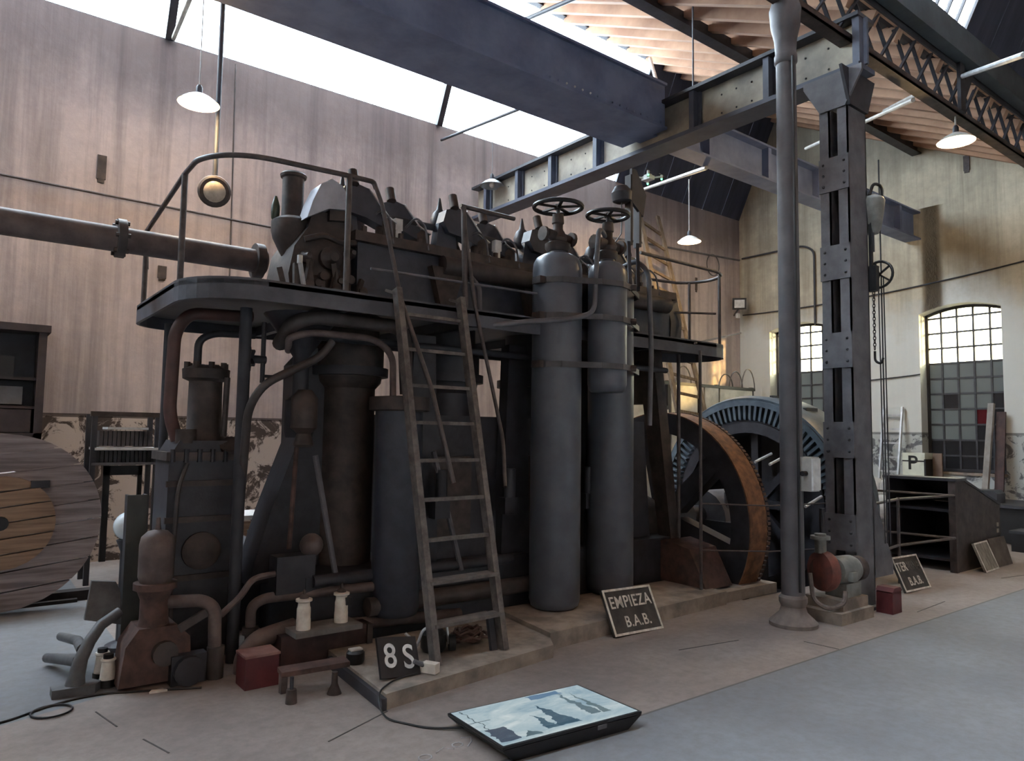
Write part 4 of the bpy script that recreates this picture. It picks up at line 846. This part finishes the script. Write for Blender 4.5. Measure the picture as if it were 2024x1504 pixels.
# ------------------------------------------------------------------ signs
def sign(name, loc, rot, w_, h_, rows, label, face=SIGN, letter=SIGNW, border=SIGNW, cat='sign'):
    t = thing(name, label, cat, loc, None, rot)
    obj('board', MB().box(-w_/2, -.012, 0, w_/2, .012, h_), face, t, True)
    if border:
        b = .018
        obj('border', MB().box(-w_/2, -.018, 0, w_/2, -.012, b).box(-w_/2, -.018, h_-b, w_/2, -.012, h_).box(-w_/2, -.018, b, -w_/2+b, -.012, h_-b).box(w_/2-b, -.018, b, w_/2, -.012, h_-b), border, t, True)
    for txt, size, x, z, mt, sx in rows:
        o = obj('lettering', text_mesh(txt, size), mt, t, True); o.rotation_euler = (PI/2, 0, 0); o.location = (x, -.015, z); o.scale = (sx, 1, 1)
    return t
lean = lambda dy, dz: -math.atan2(dy, dz)
sign('painted_sign', (4.505, 4.115, 0), (lean(.17, .33), math.radians(1.5), 0), .57, .37, [('EMPIEZA', .135, .0, .255, SIGNW, .88), ('B.A.B.', .125, .02, .095, SIGNW, .92)], 'dark framed sign reading EMPIEZA B.A.B. leaning on the bottle plinth')
sign('painted_sign', (8.24, 3.56, 0), (lean(.15, .33), math.radians(1.0), 0), .58, .37, [('TER', .135, -.15, .255, SIGNW, .90), ('MINA', .135, .105, .255, SIGNF, .80), ('B.A.B.', .125, .02, .095, SIGNW, .92)], 'dark framed sign reading TERMINA B.A.B. beyond the red fire box')
sign('painted_sign', (10.25, 3.55, 0), (lean(.13, .33), 0, math.radians(3)), .48, .36, [], 'rubbed out tan sign board leaning against the black console', mat('rubbed tan sign', (.30, .27, .22), (.11, .09, .075), 8, .85, stretch=(6, 1, 1)), border=SIGNW)
sign('painted_sign', (10.80, 3.60, 0), (lean(.09, .34), 0, 0), .54, .36, [], 'plain brown sign board without frame behind the rubbed out one', mat('plain brown sign', (.12, .095, .075), (.06, .045, .038), 5, .85), border=None)
t8 = sign('number_board', (2.265, 4.03, .09), (lean(.16, .24), math.radians(6), math.radians(-4)), .27, .25, [('8', .21, -.06, .125, WHITEP, .85), ('S', .21, .065, .115, WHITEP, .85)], 'small black board with white 8S leaning by the ladder foot', BLACK, border=None)
t = thing('display_screen', 'flat television lying face up on the floor showing a bluish picture', 'television', (2.655, 3.115, 0), None, (0, 0, math.radians(-4.6)))
def screen_mat():
    mt, tt, b, out = nt('bluish photograph on screen'); tc = N(tt, 'ShaderNodeTexCoord'); mp = N(tt, 'ShaderNodeMapping'); wn = N(tt, 'ShaderNodeTexNoise'); wn.inputs['Scale'].default_value = 7; wn.inputs['Detail'].default_value = 4; tt.links.new(tc.outputs['Generated'], wn.inputs['Vector'])
    wv = N(tt, 'ShaderNodeVectorMath', operation='MULTIPLY_ADD'); tt.links.new(wn.outputs['Color'], wv.inputs[0]); wv.inputs[1].default_value = (.09, .09, 0); tt.links.new(tc.outputs['Generated'], wv.inputs[2])
    mp.inputs['Location'].default_value = (-.045, -.045, 0); tt.links.new(wv.outputs[0], mp.inputs[0]); v = mp.outputs[0]
    sky = ramp(tt, noise(tt, v, 2.6, 6, .6, .8), [(.30, (.26, .40, .50)), (.50, (.50, .62, .66)), (.72, (.74, .82, .82))])
    s = N(tt, 'ShaderNodeSeparateXYZ'); tt.links.new(v, s.inputs[0]); x, y = s.outputs[0], s.outputs[1]
    def tri(cx, y0, y1, wid):                                  # dark spire
        hh = math_(tt, 'DIVIDE', math_(tt, 'SUBTRACT', y, y0), y1-y0)
        inx = math_(tt, 'LESS_THAN', math_(tt, 'ABSOLUTE', math_(tt, 'SUBTRACT', x, cx)), math_(tt, 'MULTIPLY', math_(tt, 'SUBTRACT', 1, hh), wid))
        return math_(tt, 'MULTIPLY', math_(tt, 'MULTIPLY', inx, math_(tt, 'GREATER_THAN', hh, 0.)), math_(tt, 'LESS_THAN', hh, 1.))
    def rect(x0, x1, y0, y1):
        a = math_(tt, 'MULTIPLY', math_(tt, 'GREATER_THAN', x, x0), math_(tt, 'LESS_THAN', x, x1)); c = math_(tt, 'MULTIPLY', math_(tt, 'GREATER_THAN', y, y0), math_(tt, 'LESS_THAN', y, y1)); return math_(tt, 'MULTIPLY', a, c)
    c = sky
    for m_, col in ((tri(.52, .10, .72, .075), (.03, .08, .13)), (tri(.40, .14, .50, .04), (.04, .10, .15)), (tri(.76, .18, .92, .045), (.10, .16, .19)), (tri(.84, .16, .85, .03), (.12, .18, .2)), (rect(.36, .60, .10, .17), (.04, .10, .15)), (rect(.02, .15, .06, .40), (.035, .05, .09)), (rect(.055, .062, .40, .98), (.06, .09, .11)), (rect(.0, .16, .62, .635), (.06, .09, .11)), (tri(.24, .05, .2, .06), (.06, .11, .14)), (rect(.55, .8, .86, .98), (.10, .20, .34))):
        c = mix(tt, math_(tt, 'MULTIPLY', m_, .9), c, col)
    edge = noise(tt, v, 9, 5, .6); c = mix(tt, ramp(tt, edge, [(.55, (0, 0, 0)), (.75, (.35,)*3)]), c, (.20, .32, .38))
    b.inputs['Base Color'].default_value = (.01, .01, .012, 1); b.inputs['Roughness'].default_value = .15
    tt.links.new(c, b.inputs['Emission Color']); b.inputs['Emission Strength'].default_value = .30; return mt
W2, H2 = .452, .283
obj('back_shell', MB().add([(-W2+.08, -H2+.02, 0), (W2-.08, -H2+.02, 0), (W2-.06, H2-.05, 0), (-W2+.06, H2-.05, 0), (-W2, -H2, .072), (W2, -H2, .072), (W2, H2, .052), (-W2, H2, .052)], [(0,3,2,1),(0,1,5,4),(1,2,6,5),(2,3,7,6),(3,0,4,7),(4,5,6,7)]), BLACK, t, True)
obj('bezel', MB().prism([(-W2, -H2), (W2, -H2), (W2, H2), (-W2, H2)], (0, 0, .066), (1, 0, 0), (0, 1, -.035), (0, 0, .012)), BLACK, t, True)
obj('screen', MB().prism([(-W2+.014, -H2+.018), (W2-.014, -H2+.018), (W2-.014, H2-.012), (-W2+.014, H2-.012)], (0, 0, .0775), (1, 0, 0), (0, 1, -.035), (0, 0, .002)), screen_mat(), t, True)
obj('bezel_badge', MB().cbox((.17, -H2-.001, .062), (.06, .004, .022)), STEEL, t, True)
tag(obj('power_cable', MB().tube(fillet([(2.30, 3.30, .02), (2.12, 3.45, .006), (1.98, 3.72, .006), (2.02, 3.86, .10), (2.2, 4.0, .10), (2.38, 4.02, .10)], .08), .006, 6), BLACK), 'thin black cable from the television to the concrete pad', 'cable')
tag(obj('floor_cable', MB().tube(fillet([(.02, 4.85, .006), (.30, 4.84, .006), (.50, 4.98, .006), (.75, 5.05, .006), (1.0, 4.94, .006), (1.3, 4.80, .006)], .2, 6), .007, 6), BLACK), 'thin black cable trailing over the floor at the casting', 'cable')
tag(obj('cable_loop', MB().tube([(.52+.10*math.cos(2*PI*k/24), 4.88+.10*math.sin(2*PI*k/24), .008) for k in range(24)], .006, 6, True), BLACK), 'small loop of black cable on the grey floor', 'cable')

# ------------------------------------------------------------------ motor pump set
t = thing('motor_block', 'stepped pale concrete block under the motor pump', 'plinth', (6.4, 3.5, 0))
obj('lower_step', MB().box(6.10, 3.26, 0, 6.66, 3.72, .10), CONC, t); obj('upper_step', MB().box(6.20, 3.30, .10, 6.64, 3.66, .19), CONC, t)
t = thing('motor_pump', 'grey electric motor coupled to a rusty red pump wheel', 'motor pump', (6.4, 3.5, .19))
obj('motor_body', MB().lathe([(.06, -.02), (.11, 0), (.125, .04), (.125, .20), (.11, .24), (.06, .26)], (6.33, 3.44, .42), (.92, -.15, 0), 24), GREYP, t)
obj('motor_fan', MB().lathe([(.10, .24), (.115, .26), (.11, .33), (.07, .35)], (6.33, 3.44, .42), (.92, -.15, 0), 20), BROWN, t)
obj('terminal_box', MB().cbox((6.38, 3.30, .38), (.08, .05, .08)), GREYP, t)
obj('motor_foot', MB().box(6.34, 3.34, .19, 6.60, 3.54, .31), GREYP, t)
obj('pump_casing', MB().lathe([(.10, -.02), (.17, 0), (.18, .05), (.17, .09), (.08, .10)], (6.18, 3.50, .42), (.85, -.35, 0), 28), mat('pump red', (.22, .065, .045), (.09, .035, .03), 7, .6), t)
obj('pump_cover', MB().cyl((6.165, 3.505, .42), (6.18, 3.50, .42), .11, 24), RUSTD, t)
obj('pump_outlet', MB().tube([(6.2, 3.5, .58), (6.2, 3.5, .75)], .05, 12), GREYP, t); obj('outlet_flange', MB().cyl((6.2, 3.5, .70), (6.2, 3.5, .73), .085, 14), GREYP, t)
obj('hose', MB().tube(fillet([(6.02, 3.50, .42), (5.98, 3.45, .2), (6.05, 3.36, .13), (6.22, 3.30, .16), (6.28, 3.32, .26)], .08), .02, 8), CONCD, t)
obj('riser_pipe', MB().cyl((6.45, 3.62, .3), (6.45, 3.62, .95), .025, 10), STEELD, t)
t = thing('fire_box', 'dark red metal box with folded lid beside the slotted column', 'box', (6.98, 3.27, 0))
obj('case', MB().prism([(-.09, 0), (.09, 0), (.085, .19), (.05, .23), (-.05, .23), (-.085, .19)], (6.98, 3.20, 0), (1, 0, 0), (0, 0, 1), (0, .15, 0)), REDBOX, t); obj('lid', MB().prism([(-.055, 0), (.055, 0), (.09, -.035), (-.09, -.035)], (6.98, 3.195, .235), (1, 0, 0), (0, 0, 1), (0, .16, 0)), REDBOX, t)
t = thing('pit_barrier', 'brown tube barrier between slotted column and black console', 'barrier', (8.45, 3.84, 0))
obj('post', MB().cyl((8.45, 3.84, 0), (8.45, 3.84, .95), .018, 8), RAIL, t)
for z in (.93, .42):
    obj('rail', MB().tube([(7.10, 3.62, z), (8.45, 3.84, z), (9.66, 3.73, z)], .016, 8), RAIL, t); obj('rear_rail', MB().tube([(9.66, 3.73, z), (9.35, 4.60, z+.02)], .014, 8), RAIL, t)

# ------------------------------------------------------------------ console, bench and things along the end wall
t = thing('control_console', 'black iron control console with open shelves and sloping top', 'console', (10.4, 4.15, 0))
side = [(0, 0), (1.40, 0), (1.40, .74), (.25, 1.10), (0, 1.10)]
for y in (3.73, 4.52): obj('side_panel', MB().prism(side, (9.70, y, 0), (1, 0, 0), (0, 0, 1), (0, .03, 0)), BROWN if y < 4 else IRON, t)
obj('top', MB().box(9.66, 3.70, 1.10, 9.98, 4.58, 1.135), IRON, t)
obj('sloping_top', MB().prism([(.25, 1.10), (1.42, .74), (1.42, .77), (.25, 1.13)], (9.70, 3.72, 0), (1, 0, 0), (0, 0, 1), (0, .84, 0)), IRON, t)
obj('back_panel', MB().box(11.07, 3.76, 0, 11.1, 4.52, .74), IRON, t)
for z in (.12, .72): obj('shelf', MB().box(9.74, 3.76, z, 11.0, 4.52, z+.03), IRON, t)
obj('corner_post', MB().box(9.68, 3.72, 0, 9.74, 3.80, 1.1), BROWN, t)
for z in (.42, .50): obj('label_plate', MB().cbox((11.0, 3.725, z), (.05, .01, .05)), CREAM, t)
t = thing('work_bench', 'dark workbench with tools against the end wall', 'bench', (13.5, 4.3, 0))
obj('bench_top', MB().box(13.0, 2.8, .56, 14.3, 5.0, .61), STEELD, t); obj('front_panel', MB().box(13.05, 3.7, .02, 13.09, 5.0, .56), BLACK, t)
for y in (2.85, 4.95): obj('leg', MB().box(13.05, y-.04, 0, 13.13, y+.04, .56), BLACK, t)
t = thing('tool_box', 'low dark tool box on the workbench', 'tool box', (13.3, 4.75, .61)); obj('case', MB().box(13.15, 4.45, .61, 13.5, 5.0, .76), STEELD, t); obj('lid', MB().prism([(0, 0), (.55, 0), (.5, .05), (.05, .05)], (13.15, 4.45, .76), (0, 1, 0), (0, 0, 1), (.35, 0, 0)), STEELD, t); obj('latch', MB().box(13.14, 4.68, .66, 13.15, 4.72, .75), GALV, t)
tag(obj('shoe_clamp', MB().lathe([(.05, 0), (.045, .08), (.02, .14)], (13.2, 3.95, .61), n=10), STEELD), 'small dark clamp standing on the workbench edge', 'clamp')
t = thing('low_crate', 'small dark crate on the floor before the workbench', 'crate', (12.6, 3.5, 0)); obj('case', MB().box(12.3, 3.2, 0, 12.75, 4.0, .28), BLACK, t); obj('rim', MB().box(12.28, 3.18, .26, 12.77, 4.02, .30), STEELD, t)
t = thing('parking_box', 'white box marked with a black letter P on the end wall sill', 'box', (14.1, 6.05, .9))
obj('box_body', MB().box(13.95, 5.85, .75, 14.3, 6.24, 1.36), mat('pale cream box', (.68, .72, .62), (.55, .58, .5), 5, .5), t)
obj('lid_line', MB().box(13.945, 5.85, 1.20, 13.95, 6.24, 1.225), BLACK, t)
o = obj('lettering', text_mesh('P', .36), BLACK, t); o.location = (13.944, 6.06, 1.17); o.rotation_euler = (PI/2, 0, -PI/2)
obj('side_strip', MB().box(13.94, 5.83, .75, 14.3, 5.86, 1.25), BLACK, t)
t = thing('box_stand', 'dark low stand carrying the white lettered box', 'stand', (14.1, 6.0, 0))
obj('cabinet', MB().box(13.9, 5.7, 0, 14.34, 6.35, .75) , IRON, t); obj('top_edge', MB().box(13.88, 5.68, .72, 14.34, 6.37, .749), STEELD, t)
tag(obj('cardboard_sheet', MB().box(14.2, 5.66, .76, 14.24, 5.82, 1.36), mat('cardboard', (.20, .15, .12), (.14, .1, .08), 5, .9)), 'brown cardboard sheet standing beside the white lettered box', 'cardboard')
tag(obj('leaning_plank', MB().bar((14.0, 4.92, .62), (14.26, 4.86, 2.25), .10, .05), mat('grey plank', (.30, .29, .28), (.2, .19, .18), 5, .8)), 'grey plank leaning against the right hand window', 'plank')
tag(obj('leaning_board', MB().bar((14.1, 4.74, .62), (14.28, 4.72, 2.1), .14, .03), BENCHR), 'dark brown board leaning beside the grey plank', 'board')
t = thing('aluminium_ladder', 'bright aluminium ladder leaning on the end wall', 'ladder', (13.6, 6.38, 0))
def al(s, u): return V(13.95, 6.74 if s == 0 else 6.40, 0).lerp(V(14.30, 6.72 if s == 0 else 6.37, 2.22), u)
for s in (0, 1): obj('stile', MB().bar(al(s, 0), al(s, 1), .03, .06, (1, 0, 0)), GALV, t)
for k in range(8): obj('rung', MB().bar(al(0, .09+.12*k), al(1, .09+.12*k), .035, .03), GALV, t)
sm = MB()
for c, r_ in (((13.62, 6.75, .30), .24), ((13.65, 6.45, .34), .24), ((13.66, 6.62, .68), .20), ((13.68, 6.40, .70), .16)): sm.sphere(c, r_, 10, 7, 1.1)
tag(obj('white_sack', sm, mat('white sacking', (.6, .6, .58), (.32, .33, .34), 4, .9, bs=1)), 'heap of crumpled white sacking at the foot of the aluminium ladder', 'sack')
# spot light, conduits, cables, holes
t = thing('wall_floodlight', 'small black floodlight fixed in the corner of the back wall', 'floodlight', (13.9, 9.8, 4.5)); q = V(-.75, -.62, -.2).normalized(); c = V(13.95, 9.72, 4.62)
obj('case', MB().bar(c, c-q*.08, .30, .26), BLACK, t); obj('lens', MB().bar(c+q*.004, c-q*.002, .22, .18), WHITEP, t); obj('bracket', MB().bar(c-q*.06+V(0, 0, -.1), V(14.1, 9.98, 4.40), .03, .03), STEEL, t); obj('sensor', MB().cbox((14.0, 9.8, 4.36), (.07, .07, .10)), WHITEP, t)
tag(obj('wall_cable', MB().tube([(-5.9, 9.97, 4.50), (.24, 9.97, 4.47), (3.4, 9.97, 4.44), (10.6, 9.97, 4.42)], .014, 6), BROWN), 'thin brown cable running along the stained wall above the duct', 'cable')
tag(obj('wall_cable', MB().tube([(2.78, 9.97, 6.62), (2.83, 9.97, 3.2)], .010, 6), BROWN), 'thin vertical cable down the stained wall behind the lantern', 'cable')
tag(obj('wall_conduit', MB().tube([(10.0, 9.96, 5.50), (11.0, 9.96, 5.56), (14.3, 9.96, 5.72)], .022, 8), STEEL), 'grey conduit crossing the back wall behind the wooden ladder', 'conduit')
tag(obj('wall_conduit', MB().tube(fillet([(14.32, 9.9, 5.75), (14.32, 8.35, 5.75), (14.32, 8.12, 5.60), (14.32, 8.12, 4.0)], .2), .022, 8), STEELD), 'dark bent conduit dropping to the far window', 'conduit')
def sag(p, q, d, n=12): p, q = V(p), V(q); return [p.lerp(q, i/n)-V(0, 0, d*4*(i/n)*(1-i/n)) for i in range(n+1)]
tag(obj('slack_wire', MB().tube(sag((14.33, 9.9, 4.42), (14.33, 3.0, 4.86), .16), .014, 6), STEELD), 'slack dark wire across the end wall above the windows', 'wire')
tag(obj('slack_wire', MB().tube(sag((14.33, 7.8, 2.75), (14.33, 6.05, 2.83), .02), .012, 6), STEELD), 'short wire between the two end wall windows', 'wire')
tag(obj('stay_pole', MB().cyl((6.0, 4.72, 2.56), (9.5, 6.6, 3.2), .012, 8), STEEL), 'thin grey rod running off the end of the platform', 'rod')
for p, sz, lb, wall in (((1.25, 9.985, 4.80), (.10, .02, .30), 'small dark slot left in the stained wall above the cable', 0), ((1.99, 9.985, 3.60), (.10, .03, .16), 'dark iron hook fixed in the wall above the platform end', 0), ((12.75, 9.985, 4.95), (.06, .02, .28), 'narrow slot in the back wall behind the curved rail', 0), ((14.35, 5.16, 6.65), (.02, .10, .28), 'dark crack in the end wall below the lit lamp', 1)):
    tag(obj('wall_slot', MB().cbox(p, sz).cbox((p[0], p[1], p[2]-sz[2]*.4), (sz[0]*.7, sz[1]*.8, sz[2]*.5)), BROWN), lb, 'wall slot')
tag(obj('wire_ring', MB().tube([(13.3+.22*math.cos(2*PI*k/24), 9.95, 5.45+.24*math.sin(2*PI*k/24)) for k in range(24)], .012, 6, True), STEEL), 'ring of wire hanging on the back wall near the corner', 'wire ring')
# marble switchboard at the back wall, with wire loops
t = thing('switchboard', 'row of white marble switchboard panels in an iron frame at the back wall', 'switchboard', (12.3, 9.5, 0))
for a, b in ((10.1, 10.75), (11.2, 12.0), (12.25, 12.7), (12.75, 13.9)): obj('marble_panel', MB().box(a, 9.38, .1, b, 9.42, 2.62), MARBLE, t)
for x in (10.05, 10.82, 11.15, 12.1, 12.72, 13.95): obj('frame_post', MB().box(x-.04, 9.40, 0, x+.04, 9.48, 2.7), STEELD, t)
obj('frame_rail', MB().box(10.8, 9.37, 2.62, 14.0, 9.45, 2.68), BLACK, t)
sw = obj('meter', MB().box(10.9, 9.35, 1.6, 11.12, 9.45, 2.2), STEELD, t); obj('meter_face', MB().box(10.95, 9.34, 1.95, 11.06, 9.35, 2.12), WHITEP, sw); obj('meter_switch', MB().box(11.02, 9.33, 1.66, 11.07, 9.35, 1.95), WHITEP, sw)
for i, x in enumerate((13.0, 13.35, 13.8, 10.95, 11.6)):
    h = .3+.08*(i % 3); obj('wire_loop', MB().tube([(x+(.24)*math.cos(PI*k/10), 9.41, 2.64+h*math.sin(PI*k/10)) for k in range(11)], .014, 6), STEEL, t)
t = thing('wooden_ladder', 'long weathered wooden ladder leaning on the back wall behind the engine', 'ladder', (10.5, 8.3, 0))
def wd(s, u): return (V(10.25, 7.95, 0) if s == 0 else V(11.15, 7.95, 0)).lerp(V(10.70, 9.85, 6.35) if s == 0 else V(11.32, 9.85, 6.15), u)
for s in (0, 1): obj('stile', MB().bar(wd(s, 0), wd(s, 1), .11 if s == 0 else .09, .05, (0, 1, 0)), WOODL, t)
for k in range(17): obj('rung', MB().bar(wd(0, .05+.055*k), wd(1, .05+.055*k), .04, .05), WOODL, t)
t = thing('drone', 'small white quadcopter with green lights hovering under the beam', 'drone', (7.04, 6.29, 4.95))
o_ = V(7.04, 6.29, 4.98); GRN = emit('green light', (.05, 1, .25), 6)
obj('body', MB().cbox(o_, (.10, .14, .05)).cbox(o_+V(0, 0, .035), (.06, .09, .03)), WHITEP, t)
for sx in (-1, 1):
    for sy in (-1, 1):
        a = obj('arm', MB().bar(o_, o_+V(.13*sx, .12*sy, .02), .022, .016), WHITEP, t); e = o_+V(.13*sx, .12*sy, .02)
        obj('motor', MB().cyl(e-V(0, 0, .03), e+V(0, 0, .02), .016, 8), WHITEP, a); obj('propeller', MB().bar(e+V(-.07, .02*sy, .024), e+V(.07, -.02*sy, .024), .014, .003), STEEL, a)
        if sy < 0 or sx > 0: obj('light', MB().sphere(e-V(0, 0, .035), .012, 8, 5), GRN, a)

t = thing('bearing_crate', 'tan wooden crate with pale top behind the engine legs', 'crate', (2.3, 7.4, 0))
for k in range(4): obj('crate_board', MB().box(1.95, 7.2, .18*k+.01, 2.75, 7.23, .18*k+.17), PLANKO, t)
obj('crate_top', MB().box(1.93, 7.18, .73, 2.77, 7.7, .77), WHITEP, t); obj('crate_side', MB().box(1.95, 7.23, 0, 1.98, 7.68, .73).box(2.72, 7.23, 0, 2.75, 7.68, .73), PLANKO, t)
t = thing('dark_infill', 'low black added tank on the floor between compressor and engine', 'infill', (1.85, 6.3, 0))  # black box added to darken the bright floor gap here
obj('infill_body', MB().box(1.62, 6.0, 0, 2.10, 6.7, .62), IRON, t); obj('infill_lid', MB().box(1.60, 5.98, .62, 2.12, 6.72, .65), STEELD, t)
for k in range(3): obj('infill_stub', MB().cyl((1.72+.13*k, 6.08, .65), (1.72+.13*k, 6.08, .72+.03*k), .03, 10), STEEL, t)

# slab joints and a chalk scrawl on the floor
FL = bpy.data.objects['floor']; JOINT = mat('dark joint filler', (.085, .075, .070), (.055, .049, .046), 8, .95); CHALK = mat('chalk', (.42, .40, .40), (.30, .28, .28), 30, .95)
for p, q in (((5.40, 3.20), (5.43, 2.93)), ((1.62, 3.62), (2.06, 3.81)), ((.72, 4.75), (.78, 4.45)), ((.86, 4.2), (.93, 3.95)), ((7.2, 3.12), (7.9, 3.16)), ((9.8, 3.30), (11.6, 2.96)), ((4.4, 3.62), (5.0, 3.52))):
    obj('slab_joint', MB().bar((*p, .001), (*q, .001), .008, .003), JOINT, FL)
for pts in ([(1.93+.035*math.cos(a/8*2*PI), 3.17+.03*math.sin(a/8*2*PI)) for a in range(8)], [(2.0, 3.18), (2.06, 3.21), (2.10, 3.17)], [(2.14+.03*math.cos(a/8*2*PI), 3.2+.025*math.sin(a/8*2*PI)) for a in range(8)], [(2.17, 3.15), (2.22, 3.19), (2.25, 3.24), (2.2, 3.26)]):
    obj('chalk_mark', MB().tube([(x, y, .001) for x, y in pts], .004, 5, len(pts) > 5), CHALK, FL)
